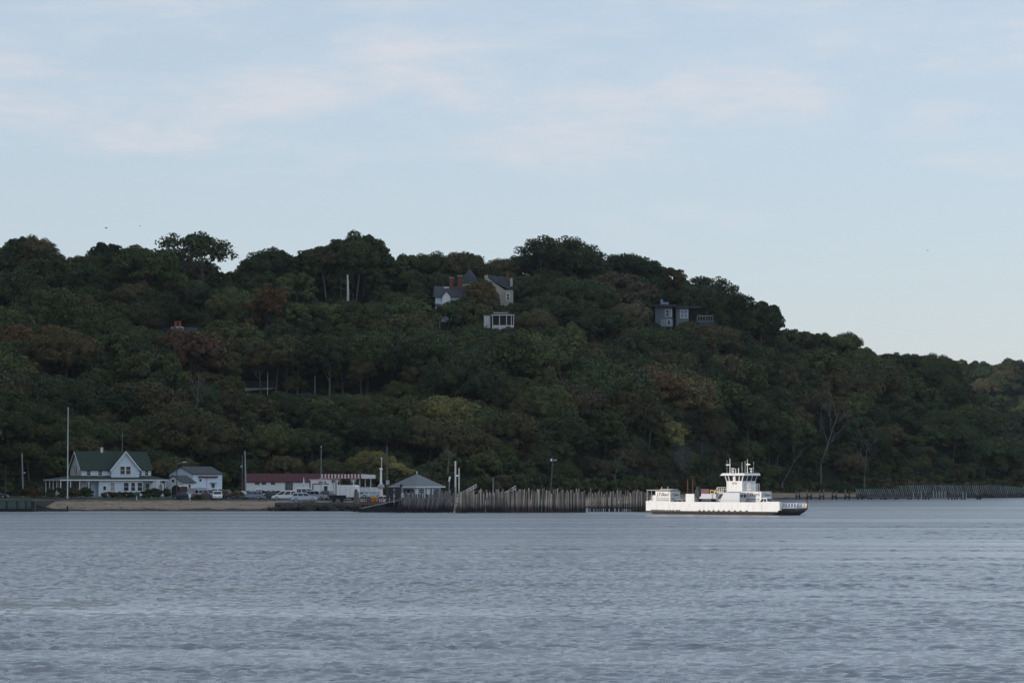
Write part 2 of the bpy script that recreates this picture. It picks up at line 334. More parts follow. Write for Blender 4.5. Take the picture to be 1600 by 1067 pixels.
# water: a wind-ruffled sheet with real wave heights, smoother in long slicks
def water_mat():
    m = bpy.data.materials.new('sea_water'); m.use_nodes = True; t = m.node_tree; b = t.nodes['Principled BSDF']
    b.inputs['IOR'].default_value = 1.34; b.inputs['Roughness'].default_value = WROUGH; b.inputs['Base Color'].default_value = WCOL
    g = t.nodes.new('ShaderNodeNewGeometry'); mp = t.nodes.new('ShaderNodeMapping'); mp.inputs['Scale'].default_value = (2.2, 3.0, 1)
    t.links.new(g.outputs['Position'], mp.inputs[0]); n = t.nodes.new('ShaderNodeTexNoise'); n.inputs['Scale'].default_value = 1; n.inputs['Detail'].default_value = 4; t.links.new(mp.outputs[0], n.inputs['Vector'])
    bp = t.nodes.new('ShaderNodeBump'); bp.inputs['Strength'].default_value = 1.0; bp.inputs['Distance'].default_value = .06
    # open water beyond the modelled waves keeps the same chop as relief
    ao = t.nodes.new('ShaderNodeAttribute'); ao.attribute_name = 'open'; m2 = t.nodes.new('ShaderNodeMapping'); m2.inputs['Scale'].default_value = (.8, 1.3, 1); t.links.new(g.outputs['Position'], m2.inputs[0])
    w2 = t.nodes.new('ShaderNodeTexNoise'); w2.inputs['Scale'].default_value = 1; w2.inputs['Detail'].default_value = 5; t.links.new(m2.outputs[0], w2.inputs['Vector'])
    k1 = t.nodes.new('ShaderNodeMath'); k1.operation = 'MULTIPLY'; t.links.new(w2.outputs[0], k1.inputs[0]); t.links.new(ao.outputs['Fac'], k1.inputs[1])
    k2 = t.nodes.new('ShaderNodeMath'); k2.operation = 'MULTIPLY_ADD'; k2.inputs[1].default_value = 9.0; t.links.new(k1.outputs[0], k2.inputs[0]); t.links.new(n.outputs[0], k2.inputs[2])
    t.links.new(k2.outputs[0], bp.inputs['Height']); t.links.new(bp.outputs[0], b.inputs['Normal'])
    af = t.nodes.new('ShaderNodeAttribute'); af.attribute_name = 'foam_and_sheen'; mf = t.nodes.new('ShaderNodeMix'); mf.data_type = 'RGBA'; mf.inputs[6].default_value = WCOL; mf.inputs[7].default_value = (.40, .42, .44, 1)  # paler base colour: painted streak sheen plus ferry wake foam
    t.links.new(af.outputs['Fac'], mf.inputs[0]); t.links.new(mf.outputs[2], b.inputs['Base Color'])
    at = t.nodes.new('ShaderNodeAttribute'); at.attribute_name = 'ripple'; t.links.new(at.outputs['Fac'], b.inputs['Roughness'])
    return m
M['water'] = water_mat()
def vnoise(x, y, seed):
    r = np.random.RandomState(seed).rand(256, 256); xi, yi = np.floor(x).astype(int), np.floor(y).astype(int); fx, fy = x - xi, y - yi
    fx, fy = fx * fx * (3 - 2 * fx), fy * fy * (3 - 2 * fy); g = lambda a, c: r[a % 256, c % 256]
    return (g(xi, yi) * (1 - fx) + g(xi + 1, yi) * fx) * (1 - fy) + (g(xi, yi + 1) * (1 - fx) + g(xi + 1, yi + 1) * fx) * fy
def water():
    ys_ = 62 * np.exp(np.arange(0, 1440) * .0019); us = np.linspace(-.27, .27, 1150)
    U, Y = np.meshgrid(us, ys_); X = U * (Y + 120); dY = Y * .0019
    r = np.random.RandomState(3); Z = np.zeros_like(X); n = 110
    lam = np.exp(r.uniform(math.log(.34), math.log(1.5), n)); th = r.normal(0, .55, n) + .15; ph = r.rand(n) * 6.283
    slope = WSLOPE / math.sqrt(n / 2)
    for l, a, p in zip(lam, th, ph):
        k = 2 * math.pi / l; fade = np.clip((l - .9 * dY) / (.8 * dY), .12, 1)
        gain = np.clip(1.6 / l, .5, 1.0)
        Z += fade * gain * slope / k * np.sin(k * (X * math.sin(a) + Y * math.cos(a)) + p)
    st = .6 * vnoise(X / 130 + 7 + Y * .004, Y / 9 + .03 * X, 1) + .4 * vnoise(X / 45, Y / 4.0 + .02 * X, 2)
    big = vnoise(X / 60 + 3, Y / 45, 4)
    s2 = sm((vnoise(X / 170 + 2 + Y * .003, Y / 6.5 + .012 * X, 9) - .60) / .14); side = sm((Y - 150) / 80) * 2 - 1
    calm = (1 + .35 * sm((st - .60) / .12) - .3 * sm((.40 - st) / .12)) * (1 - .7 * s2)
    Z *= np.minimum(calm * (.72 + .55 * big) * (.65 + .7 * vnoise(X / 2.6, Y / 9, 6)) * (.8 + .4 * vnoise(X / 11, Y / 26, 8)), 2.4)
    foam_and_sheen = np.clip(s2 * .8 + .5 * sm((vnoise(X / 60 + 5 + Y * .01, Y / 2.6 + .01 * X, 12) - .66) / .14), 0, 1) * (.5 + .5 * vnoise(X / 9, Y / 1.5, 14))  # brighter reflection of the slick streaks, painted in as paler colour
    Z *= sm((.27 - np.abs(U)) / .02) * sm((Y - 62) / 4) * sm((ys_[-1] - Y) / 30)
    fx_, fy_ = X - FCX, Y - FCY; lx_ = fx_ * .766 - fy_ * .643; ly_ = fx_ * .643 + fy_ * .766 - .5
    wake = sm((18.5 - np.abs(lx_)) / 2.5) * sm((6.8 - np.abs(ly_)) / 1.6) * vnoise(X / .9, Y / .9, 20); foam_and_sheen = np.clip(foam_and_sheen + 1.5 * wake + .9 * sm((lx_ + 70) / 50) * sm((-lx_ - 14) / 4) * sm((4.5 - np.abs(ly_)) / 3) * vnoise(X / 1.5, Y / 1.5, 21), 0, 1)
    rip = WROUGH + RFAR * sm((Y - 110) / 330) * (.75 + .5 * (calm > 1.2))
    co = np.stack([X.ravel(), Y.ravel(), Z.ravel()], 1); nx = len(us); i = np.arange((len(ys_) - 1) * (nx - 1)); rr, c = i // (nx - 1), i % (nx - 1); a = rr * nx + c
    F = np.stack([a, a + 1, a + nx + 1, a + nx], 1); b = len(co)
    y0, y1 = ys_[0], ys_[-1]
    base = np.array([(-3000, -1500, 0), (3000, -1500, 0), (3000, y0, 0), (-3000, y0, 0), (-3000, y1, 0), (3000, y1, 0), (3000, 3500, 0), (-3000, 3500, 0), (-.27 * (y0 + 120), y0, 0), (.27 * (y0 + 120), y0, 0), (-.27 * (y1 + 120), y1, 0), (.27 * (y1 + 120), y1, 0)], float)
    Q = [[0, 1, 2, 3], [4, 5, 6, 7], [3, 8, 10, 4], [9, 2, 5, 11]]
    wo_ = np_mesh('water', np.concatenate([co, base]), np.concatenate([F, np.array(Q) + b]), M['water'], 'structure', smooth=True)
    a_ = wo_.data.attributes.new('ripple', 'FLOAT', 'POINT'); a_.data.foreach_set('value', np.concatenate([rip.ravel(), [WROUGH + RFAR] * 12]).astype(np.float32))
    a_ = wo_.data.attributes.new('open', 'FLOAT', 'POINT'); a_.data.foreach_set('value', np.concatenate([(1 - sm((.27 - np.abs(U)) / .02) * sm((Y - 62) / 4)).ravel(), [1] * 12]).astype(np.float32))
    a_ = wo_.data.attributes.new('foam_and_sheen', 'FLOAT', 'POINT'); a_.data.foreach_set('value', np.concatenate([foam_and_sheen.ravel(), [0] * 12]).astype(np.float32))
RFAR = .26
FCX, FCY = GX(1132.4, 473.0), 473.0
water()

# parking lot and lawn sheets follow the flat ground
def sheet(name, px0, px1, d0, d1, m, lift=.03):
    xs_ = np.linspace(0, 1, 30); ys_ = np.linspace(d0, d1, 16); U, Y = np.meshgrid(xs_, ys_)
    X = GX(px0 + (px1 - px0) * U, Y); Z = ground(X, Y) + lift
    co = np.stack([X.ravel(), Y.ravel(), Z.ravel()], 1); i = np.arange(15 * 29); r, c = i // 29, i % 29; a = r * 30 + c
    np_mesh(name, co, np.stack([a, a + 1, a + 31, a + 30], 1), m, 'structure')
sheet('parking_lot', 300, 720, 546, 606, mat('asphalt', (.055, .055, .058), .9, .2, .6))
sheet('lawn', 90, 290, 549, 600, mat('lawn_grass', (.035, .05, .022), .95, .35, .8), .05)

# ------------------------------------------------------------------ trees
def leaf_crown(name, R_, H_, zc, n_clump, per, leaf, seed, flat=1.0, sparse=0.0):
    r = np.random.RandomState(seed)
    u = r.rand(n_clump); th = r.rand(n_clump) * 2 * np.pi; cz = -0.5 + 1.46 * u ** .7
    cz = np.clip(cz, -.6, .98); rr = np.sqrt(1 - np.clip(cz, -.95, 1) ** 2)
    k = .66 + .24 * r.rand(n_clump)
    C = np.stack([rr * np.cos(th) * k * R_, rr * np.sin(th) * k * R_, cz * k * H_], 1)
    C *= (1 + .25 * (r.rand(n_clump, 1) - .5))
    cr = (.16 + .16 * r.rand(n_clump) ** 1.5) * R_ * (1.25 if n_clump < 30 else 1)
    pos, nor, siz = [], [], []
    for c, q in zip(C, cr):
        n = int(per * (q / (.26 * R_)) ** 2)
        d = r.randn(n, 3); d /= np.linalg.norm(d, axis=1)[:, None]; d[:, 2] = np.where(d[:, 2] < -.3, -d[:, 2], d[:, 2])
        rad = q * (.72 + .38 * r.rand(n))[:, None] * (1, 1, .78)
        pos.append(c + d * rad); nn = d + .55 * r.randn(n, 3); nor.append(nn / np.linalg.norm(nn, axis=1)[:, None]); siz.append(leaf * (.6 + .8 * r.rand(n)))
    p, nrm, sz = np.concatenate(pos), np.concatenate(nor), np.concatenate(siz)
    keep = r.rand(len(p)) > sparse; p, nrm, sz = p[keep], nrm[keep], sz[keep]
    a = np.cross(nrm, r.randn(len(p), 3)); a /= np.linalg.norm(a, axis=1)[:, None]; b = np.cross(nrm, a)
    a, b = a * sz[:, None] * .5, b * sz[:, None] * .38
    co = np.stack([p - a, p - b * 1.1, p + a, p + b], 1).reshape(-1, 3)
    F = np.arange(len(co)).reshape(-1, 4)
    # inner masses of twigs so that the crown is not see-through everywhere
    core = []
    for c, q in zip(C, cr):
        if sparse > .3: break
        core.append((c * .86, q * .74))
    vv, ff, base = [co], [F], len(co)
    for c, q in core:
        nn_ = 8; pts = []
        for i in range(5):
            ph = math.pi * i / 4
            for j in range(nn_):
                t_ = 2 * math.pi * j / nn_; rq = q * (.85 + .3 * r.rand())
                pts.append((c[0] + rq * math.sin(ph) * math.cos(t_), c[1] + rq * math.sin(ph) * math.sin(t_), c[2] + rq * .8 * math.cos(ph)))
        fs = [(base + i * nn_ + j, base + (i + 1) * nn_ + j, base + (i + 1) * nn_ + (j + 1) % nn_, base + i * nn_ + (j + 1) % nn_) for i in range(4) for j in range(nn_)]
        vv.append(np.array(pts)); ff.append(np.array(fs)); base += len(pts)
    co = np.concatenate(vv); co[:, 2] += zc
    return np_mesh(name, co, np.concatenate(ff), M['leaf'], link=False)
def trunk_mesh(name, h, r0, spread, seed, m, levels=1, n_limb=4, fork=.5, lf=.5):
    r = random.Random(seed); b = MB()
    lean = Vector((r.uniform(-.06, .06), r.uniform(-.06, .06), 1))
    top = lean * h
    b.tube([Vector((0, 0, -.6)), lean * h * .3, lean * h * .7, top], [r0 * 1.2, r0, r0 * .72, r0 * .35], 7)
    def limb(p, d, L, rad, lv):
        q = p + d * L * .5 + Vector((r.uniform(-.1, .1), r.uniform(-.1, .1), .05)) * L; e = q + (d + Vector((r.uniform(-.3, .3), r.uniform(-.3, .3), .35))).normalized() * L * .5
        b.tube([p, q, e], [rad, rad * .7, rad * .25], 5)
        if lv > 0:
            for _ in range(3):
                s = r.uniform(.35, .95); pp = p.lerp(q, s * 2) if s < .5 else q.lerp(e, s * 2 - 1)
                dd = (d + Vector((r.uniform(-.9, .9), r.uniform(-.9, .9), r.uniform(-.1, .7)))).normalized(); limb(pp, dd, L * .6, rad * .5, lv - 1)
    for i in range(n_limb):
        t = fork + (1 - fork) * i / n_limb; a = 2.4 * i + r.random(); d = Vector((math.cos(a) * spread, math.sin(a) * spread, .8)).normalized()
        limb(lean * h * t, d, h * lf * r.uniform(.8, 1.2), r0 * .5, levels)
    o = b.build(name, m, smooth=True); me = o.data; bpy.data.objects.remove(o); return me
CROWNS = [  # (crown mesh, trunk mesh, radius, top height) for a full-size tree of about 12 m
    (leaf_crown('crown', 6.0, 4.6, 7.4, 70, 150, .46, 11), trunk_mesh('trunk', 8, .28, .8, 21, M['bark'], lf=.4), 6.0, 12.2),
    (leaf_crown('crown', 5.0, 5.4, 6.9, 62, 150, .44, 12), trunk_mesh('trunk', 8.5, .25, .6, 22, M['bark'], lf=.4), 5.0, 12.5),
    (leaf_crown('crown', 7.0, 4.2, 7.6, 84, 140, .46, 13), trunk_mesh('trunk', 8, .30, 1.0, 23, M['bark'], lf=.4), 7.0, 11.9),
    (leaf_crown('crown', 4.6, 4.8, 6.8, 46, 170, .48, 14), trunk_mesh('trunk', 7.5, .24, .7, 24, M['bark'], lf=.4), 4.6, 11.8),
    (leaf_crown('crown', 6.4, 4.9, 7.0, 90, 120, .40, 15), trunk_mesh('trunk', 8, .28, .8, 25, M['bark'], lf=.4), 6.4, 12.1),
    (leaf_crown('crown', 5.6, 4.7, 7.3, 54, 150, .50, 16, sparse=.2), trunk_mesh('trunk', 8.5, .26, .8, 26, M['bark'], lf=.4), 5.6, 12.3),
]
TALL = (leaf_crown('crown', 6.0, 5.6, 12.2, 64, 150, .46, 31), trunk_mesh('trunk', 11.5, .26, .6, 32, M['palebark'], 1, 5, .55, .3), 6.0, 18)
TALL2 = (leaf_crown('crown', 5.4, 6.2, 11.9, 60, 150, .46, 33), trunk_mesh('trunk', 11.5, .22, .55, 34, M['palebark'], 1, 6, .5, .3), 5.4, 18.3)
AIRY = (leaf_crown('crown', 6.0, 4.2, 9.0, 40, 120, .46, 35, sparse=.38), trunk_mesh('trunk', 9, .28, .9, 36, M['bark'], 2, 6, .35, .3), 6.0, 13.5)
BUSH = (leaf_crown('crown', 2.6, 1.9, 1.2, 16, 160, .32, 41), trunk_mesh('stem', 1.6, .08, .9, 42, M['bark'], 0), 2.6, 3.1)

# views that must stay open in front of a building or trunk row: (px0, px1, lowest py that must be seen, distance)
WINDOWS = []
def jit(a): return rnd.uniform(-a, a)
TREES = []   # x, y, scale, variant, tint, rz
def pick_tint():
    k = list(TINT); ws = [TINT[q][0] for q in k]; return rnd.choices(k, ws)[0]
HINTS = [(430, 452, 18, 'orange'), (465, 458, 9, 'orange'), (1022, 592, 18, 'orange'), (975, 600, 9, 'russet'), (950, 685, 11, 'orange'), (1005, 695, 14, 'russet'), (1060, 590, 12, 'golden'),
         (590, 712, 30, 'yellow green'), (640, 730, 24, 'olive green'), (750, 612, 34, 'yellow green'), (55, 500, 30, 'golden'), (20, 520, 16, 'orange'), (75, 515, 18, 'golden'), (100, 580, 9, 'orange'), (215, 590, 14, 'russet'),
         (530, 680, 9, 'russet'), (845, 535, 26, 'olive green'), (900, 545, 20, 'olive green'), (740, 500, 20, 'dull olive'), (870, 400, 34, 'brownish green'), (960, 430, 30, 'grey brown'), (1000, 450, 16, 'grey brown'),
         (305, 410, 34, 'brownish green'), (720, 690, 30, 'brownish green'), (700, 400, 40, 'dull olive'), (770, 440, 16, 'golden'), (1350, 545, 21, 'russet'), (1290, 600, 26, 'brownish green'), (340, 560, 40, 'brownish green'),
         (1280, 520, 50, 'olive green'), (900, 470, 50, 'dark green'), (1100, 460, 60, 'dark green'), (430, 560, 40, 'dull olive'), (120, 450, 40, 'dark green'), (1450, 660, 60, 'dark green'), (1340, 640, 20, 'golden')]
def hinted(px, py, d):
    for hx, hy, hr, tn in HINTS:
        if (px - hx) ** 2 + (py - hy) ** 2 < hr * hr: return tn
    return None
def forest():
    cell = 5.6; occ = {}
    pts = []
    for _ in range(60000):
        y = rnd.uniform(560, 1180); px = rnd.uniform(-70, 1680)
        if rnd.random() > y / 1180: continue
        x = GX(px, y); yb, yr = BASE(px), RIDGE(px)
        if y < yb + 3 or y > yr + 35: continue
        dm = rnd.choice((5.6, 7.0, 8.2)) if y < yr - 60 else 7.6
        i, j = int(x // 8), int(y // 8)
        if any((x - a) ** 2 + (y - b) ** 2 < dm * dm for ii in (-1, 0, 1) for jj in (-1, 0, 1) for a, b in occ.get((i + ii, j + jj), ())): continue
        occ.setdefault((i, j), []).append((x, y)); pts.append((x, y, px))
    for _ in range(5000):                      # the farther hill
        y = rnd.uniform(1540, 1800); px = rnd.uniform(1430, 1680); x = GX(px, y); i, j = int(x // 8), int(y // 8)
        if gnd(x, y) < 8: continue
        if any((x - a) ** 2 + (y - b) ** 2 < 81 for ii in (-1, 0, 1) for jj in (-1, 0, 1) for a, b in occ.get((i + ii, j + jj), ())): continue
        occ.setdefault((i, j), []).append((x, y)); pts.append((x, y, px))
    for x, y, px in pts:
        z = gnd(x, y); big = rnd.random(); yr_ = float(RIDGE(px))
        s = rnd.uniform(.6, 1.0) if big < .62 else rnd.uniform(1.0, 1.6)
        edge = (y - BASE(px)) < 14
        if edge: s = rnd.uniform(.4, .75)
        if px > 1380 and y < 1100: s *= .85
        if yr_ - 45 < y < 1200: s = min(s, rnd.uniform(.6, .98))
        v = rnd.randrange(len(CROWNS)); ok = True
        hr = CROWNS[v][2] * s * FP / y
        if 535 < px < 665 and y < 662: continue
        for a, b, pb, dw, *tr in WINDOWS:
            if y < dw and a - hr < px < b + hr:
                pt = PXY(x, y, z + 12.2 * s)[1]
                if pt < pb:
                    s2 = (GZ(pb + rnd.uniform(1, 6), y) - z) / 12.2
                    if s2 < .3: ok = False; break
                    s = min(s, s2); hr = CROWNS[v][2] * s * FP / y
            elif not tr and dw <= y < dw + 22 and a - hr * .3 < px < b + hr * .3: ok = False; break
        if not ok: continue
        TREES.append([x, y, z, s, v, None])

# ------------------------------------------------------------------ generic building pieces
def window(b_name, mb_parent, x0, x1, z0, z1, y, frame=None, mull=True, depth=.06, axis='y', glass=None, sgn=-1):
    """window on a wall whose outside is at y (axis y: faces sgn*y; axis x: faces sgn*x)"""
    frame = frame or M['white']; t = .14; f = MB()
    def bx(q, a0, a1, c0, c1, d0, d1):
        d0, d1 = y + sgn * d0, y + sgn * d1; d0, d1 = min(d0, d1), max(d0, d1)
        if axis == 'y': q.box(a0, a1, d0, d1, c0, c1)
        else: q.box(d0, d1, a0, a1, c0, c1)
    bx(f, x0 - t, x0, z0 - t, z1 + t, .0, depth + .03); bx(f, x1, x1 + t, z0 - t, z1 + t, .0, depth + .03)
    bx(f, x0, x1, z1, z1 + t, .0, depth + .03); bx(f, x0, x1, z0 - t, z0, .0, depth + .05)
    if mull:
        xm, zm = (x0 + x1) / 2, (z0 + z1) / 2; bx(f, x0, x1, zm - .03, zm + .03, .03, depth + .01)
        if x1 - x0 > 1.1: bx(f, xm - .05, xm + .05, z0, z1, .03, depth + .02)
    o = f.build('window', frame, mb_parent)
    g = MB(); bx(g, x0, x1, z0, z1, .004, .03); g.build('pane', glass or M['glass'], o)
    return o
def gable_roof(mb, x0, x1, y0, y1, ze, zr, over=.35, th=.16, axis='x'):
    """ridge along axis"""
    if axis == 'x':
        ym = (y0 + y1) / 2; k = (zr - ze) / (ym - y0); e = over
        for s, ya in ((-1, y0 - e), (1, y1 + e)):
            za = ze - k * e
            mb.hexa([(x0 - e, ya, za), (x1 + e, ya, za), (x1 + e, ym, zr), (x0 - e, ym, zr), (x0 - e, ya, za + th), (x1 + e, ya, za + th), (x1 + e, ym, zr + th), (x0 - e, ym, zr + th)])
    else:
        xm = (x0 + x1) / 2; k = (zr - ze) / (xm - x0); e = over
        for s, xa in ((-1, x0 - e), (1, x1 + e)):
            za = ze - k * e
            mb.hexa([(xa, y0 - e, za), (xa, y1 + e, za), (xm, y1 + e, zr), (xm, y0 - e, zr), (xa, y0 - e, za + th), (xa, y1 + e, za + th), (xm, y1 + e, zr + th), (xm, y0 - e, zr + th)])
    return mb
def gable_walls(mb, x0, x1, y0, y1, z0, ze, zr, axis='x'):
    if axis == 'x':
        ym = (y0 + y1) / 2; mb.prism([(y0, z0), (y1, z0), (y1, ze), (ym, zr), (y0, ze)], x0, x1, 'x')
    else:
        xm = (x0 + x1) / 2; mb.prism([(x0, z0), (x1, z0), (x1, ze), (xm, zr), (x0, ze)], y0, y1, 'y')
    return mb
def bargeboards(par, x, y0, y1, ze, zr, e=.35, s=-1, w_=.28):
    ym = (y0 + y1) / 2; k = (zr - ze) / (ym - y0)
    for ya in (y0 - e, y1 + e):
        mb = MB()
        xa, xb = sorted((x + s * (e + .02), x + s * (e + .08)))
        mb.hexa([(xa, ya, ze - k * e - w_ + .16), (xb, ya, ze - k * e - w_ + .16), (xb, ym, zr - w_ + .16), (xa, ym, zr - w_ + .16), (xa, ya, ze - k * e + .17), (xb, ya, ze - k * e + .17), (xb, ym, zr + .17), (xa, ym, zr + .17)])
        mb.build('bargeboard', M['white'], par)

# ------------------------------------------------------------------ farmhouse by the beach
def farmhouse():
    D = 573; x0 = GX(128, D); gz = gnd(x0, D); rot = R(25)
    h = thing('farmhouse', 'pale blue farmhouse with dark green gabled roof and wraparound porch behind the beach', 'house', (x0, D, gz), rot)
    L, Wd = 14.6, 8.0; ef, rf = 5.7, 9.15; z2 = 4.25
    b = MB(); b.m = 1; gable_walls(b, 0, .3, 0, Wd, .3, ef, rf); b.m = 0  # end gable warmer, other walls bluer: lit and shaded sides put into wall colour
    gable_walls(b, .3, L, 0, Wd, .3, ef, rf)
    b.m = 0; gable_walls(b, 5.9, 11.7, -1.1, 3.9, .3, ef, rf - .05, 'y')
    b.m = 0; b.box(3.0, 12.2, -2.1, -.02, .3, 3.45)          # enclosed front room under the porch roof
    b.build('wall', [M['clap'], M['clapw']], h)
    b = MB(); b.box(-5.0, 17.2, -2.3, Wd + 1.0, 0, .28); b.build('porch_floor', M['greytimber'], h)
    r = MB(); gable_roof(r, 0, L, 0, Wd, ef, rf); rr = r.build('roof', M['shingle'], h)
    r = MB(); gable_roof(r, 5.9, 11.7, -1.1, 3.9, ef, rf + .03, .35, .18, 'y'); r.build('cross_gable_roof', M['shingle'], rr)
    c = MB(); c.box(5.1, 5.6, 3.7, 4.2, rf - .2, rf + 1.0); c.build('chimney', M['whitestripe'], rr)
    bargeboards(h, 0, 0, Wd, ef, rf)
    xm, k = 8.8, (rf - ef) / 2.9
    for xa in (5.55, 12.05):
        za = ef - k * .35; t = MB()
        t.hexa([(xa, -1.54, za - .14), (xm, -1.54, rf - .14), (xm, -1.48, rf - .14), (xa, -1.48, za - .14), (xa, -1.54, za + .2), (xm, -1.54, rf + .24), (xm, -1.48, rf + .24), (xa, -1.48, za + .2)])
        t.build('bargeboard', M['white'], h)
    # porch roof: hipped skirt all round
    p = MB(); ox0, ox1, oy0, oy1 = -5.2, 17.4, -2.6, Wd + 1.2; zo, zi = 3.5, 4.3
    O = [(ox0, oy0), (ox1, oy0), (ox1, oy1), (ox0, oy1)]; I = [(-.02, -.02), (L + .02, -.02), (L + .02, Wd + .02), (-.02, Wd + .02)]
    for i in range(4):
        j = (i + 1) % 4
        p.hexa([(*O[i], zo), (*O[j], zo), (*I[j], zi), (*I[i], zi), (*O[i], zo + .1), (*O[j], zo + .1), (*I[j], zi + .1), (*I[i], zi + .1)])
    p.build('porch_roof', M['shingle'], h)
    f = MB()
    f.box(ox0, ox1, oy0 - .05, oy0, zo - .12, zo + .12); f.box(ox0 - .05, ox0, oy0, oy1, zo - .12, zo + .12); f.box(ox1, ox1 + .05, oy0, oy1, zo - .12, zo + .12)
    f.build('fascia', M['white'], h)
    for (x, y) in [(-4.9, -2.2), (-2.9, -2.2), (-1.0, -2.2), (.9, -2.2), (-4.9, .6), (-4.9, 3.2), (-4.9, 5.8), (-4.9, 8.6), (-2.2, 8.6), (14.9, -2.2), (17.0, -2.2), (17.0, 1), (17.0, 4.5)]:
        q = MB(); q.box(x - .09, x + .09, y - .09, y + .09, .28, 3.45); q.build('porch_post', M['white'], h)
    for (x, y, xx, yy) in [(-4.9, .6, -4.9, 8.6), (-4.9, -2.2, -4.9, .6), (-4.8, -2.2, .9, -2.2), (15.0, -2.2, 17, -2.2)]:
        q = MB()
        n = max(2, int(math.hypot(xx - x, yy - y) / .3))
        q.bar((x, y, 1.15), (xx, yy, 1.15), .08); q.bar((x, y, .5), (xx, yy, .5), .06)
        for i in range(1, n): q.bar((x + (xx - x) * i / n, y + (yy - y) * i / n, .5), (x + (xx - x) * i / n, y + (yy - y) * i / n, 1.15), .04)
        q.build('porch_railing', M['white'], h)
    for i in range(4):
        pass
    st = MB()
    for i in range(4): st.box(12.7, 14.6, -2.3 - .3 * (i + 1), -2.3 - .3 * i, 0 if i < 3 else -.1, .28 - .07 * (i + 1) + .02)
    st.build('porch_steps', M['white'], h)
    # windows: upper front, gable, ground
    window('w', h, 7.75, 8.7, 4.35 + .35, 6.25, -1.1); window('w', h, 8.95, 9.9, 4.35 + .35, 6.25, -1.1)
    for x in (1.1, 3.5): window('w', h, x, x + .8, 4.45, 5.45, 0)
    window('w', h, 13.3, 14.0, 4.45, 5.45, 0); window('w', h, 12.1, 12.6, 4.45, 5.45, 0)
    window('w', h, 3.0, 3.75, 4.9, 6.4, 0, axis='x'); window('w', h, 4.1, 4.85, 4.9, 6.4, 0, axis='x')
    for x in (8.2, 9.75, 11.1): window('w', h, x, x + (.8 if x == 9.75 else 1.0), 1.35, 3.0, -2.1)
    window('w', h, 5.4, 6.3, 1.3, 3.0, -2.1, glass=M['galv']); window('w', h, 3.9, 4.5, 1.5, 2.3, -2.1, mull=False)
    window('w', h, 1.2, 2.0, 1.1, 2.9, 0); window('w', h, 13.4, 14.2, .9, 2.8, 0)
    d = MB(); d.box(12.6, 13.2, -.05, 0, .3, 2.4); d.build('door', M['galv'], h)
    s = MB(); s.tube([(8.8, 1.0, rf), (8.8, 1.0, rf + 4.2)], [.05, .03], 6); s.build('antenna', M['galv'], h)
    return h
farmhouse()

# white workshop with a low gable, and the garage before it
def workshop():
    D = 592; x0 = GX(302, D); gz = gnd(x0, D) - .1
    h = thing('workshop', 'two-storey white workshop with grey low-pitched roof beside the red-roofed shed', 'building', (x0, D, gz), R(43))
    L, Wd, ef, rf = 7.6, 8.2, 4.75, 6.2
    b = MB(); gable_walls(b, 0, L, 0, Wd, 0, ef, rf); b.build('wall', M['clap'], h)
    r = MB(); gable_roof(r, 0, L, 0, Wd, ef, rf, .25); r.build('roof', M['darkroof'], h)
    s = MB(); s.box(1.4, 6.3, -.3, 0, ef - .75, ef - .4); s.build('signboard', M['maroon'], h)
    window('w', h, 4.9, 5.5, 1.6, 2.7, 0, frame=M['galv']); q = MB(); q.prism([(4.4, 2.9), (6.0, 2.9), (5.9, 3.05), (4.5, 3.05)], -.5, 0); q.build('window_hood', M['galv'], h)
    q = MB(); q.tube([(1.9, -.15, 3.5), (1.9, 0, 3.5)], .25, 8); q.build('wall_vent', M['blackish'], h)
    q = MB(); q.tube([(3.55, -.06, 0.2), (3.55, -.06, ef - .8)], .05, 5); q.build('downpipe', M['galv'], h)
    q = MB(); q.prism([(2.6, 0), (4.4, 0), (4.4, 1.6), (3.9, 2.0), (3.1, 2.0), (2.6, 1.6)], -.9, 0); q.build('lean_to', M['whitestripe'], h)
    q = MB()
    for i in range(9): q.box(5.0 + i * .45, 5.06 + i * .45, -1.3, -1.24, 0, 1.5)
    q.box(5, 8.7, -1.32, -1.22, 1.42, 1.5); q.box(5, 8.7, -1.3, -1.24, .7, .76); q.build('deck_railing', M['white'], h)
workshop()
def garage():
    D = 577; x0 = GX(287, D); gz = gnd(x0, D) - .05
    h = thing('garage', 'small white gabled garage with an open dark arched doorway in front of the workshop', 'garage', (x0, D, gz), R(43))
    L, Wd, ef, rf = 2.9, 6.6, 3.0, 4.35
    b = MB(); gable_walls(b, 0, L, 0, Wd, 0, ef, rf); b.build('wall', M['white'], h)
    r = MB(); gable_roof(r, 0, L, 0, Wd, ef, rf, .3); r.build('roof', M['darkroof'], h)
    d = MB(); pts = [(.9, .02), (3.9, .02)] + [(2.4 + 1.5 * math.cos(a), 1.6 + .9 * math.sin(a)) for a in np.linspace(0, math.pi, 9)]; d.prism(pts, -.06, -.004, 'x'); d.build('doorway', M['blackish'], h)
    window('w', h, 1.3, 1.8, 1.4, 2.7, 0, mull=False); window('w', h, 2.9, 3.9, 3.1, 3.6, 0, axis='x', mull=False); window('w', h, 5.3, 5.9, .8, 2.2, 0, axis='x')
garage()
def small_porch_house():
    D = 590; x0 = GX(246, D); gz = gnd(x0, D)
    h = thing('cottage', 'small white gabled cottage squeezed between the pale blue farmhouse and the garage', 'house', (x0, D, gz), R(20))
    b = MB(); gable_walls(b, -1.6, 1.9, 0, 5, 0, 2.4, 4.0, 'y'); b.build('wall', M['white'], h)
    r = MB(); gable_roof(r, -1.6, 1.9, 0, 5, 2.4, 4.0, .25, .14, 'y'); r.build('roof', M['darkroof'], h)
    window('w', h, .5, 1.1, 1.3, 2.4, 0)
small_porch_house()
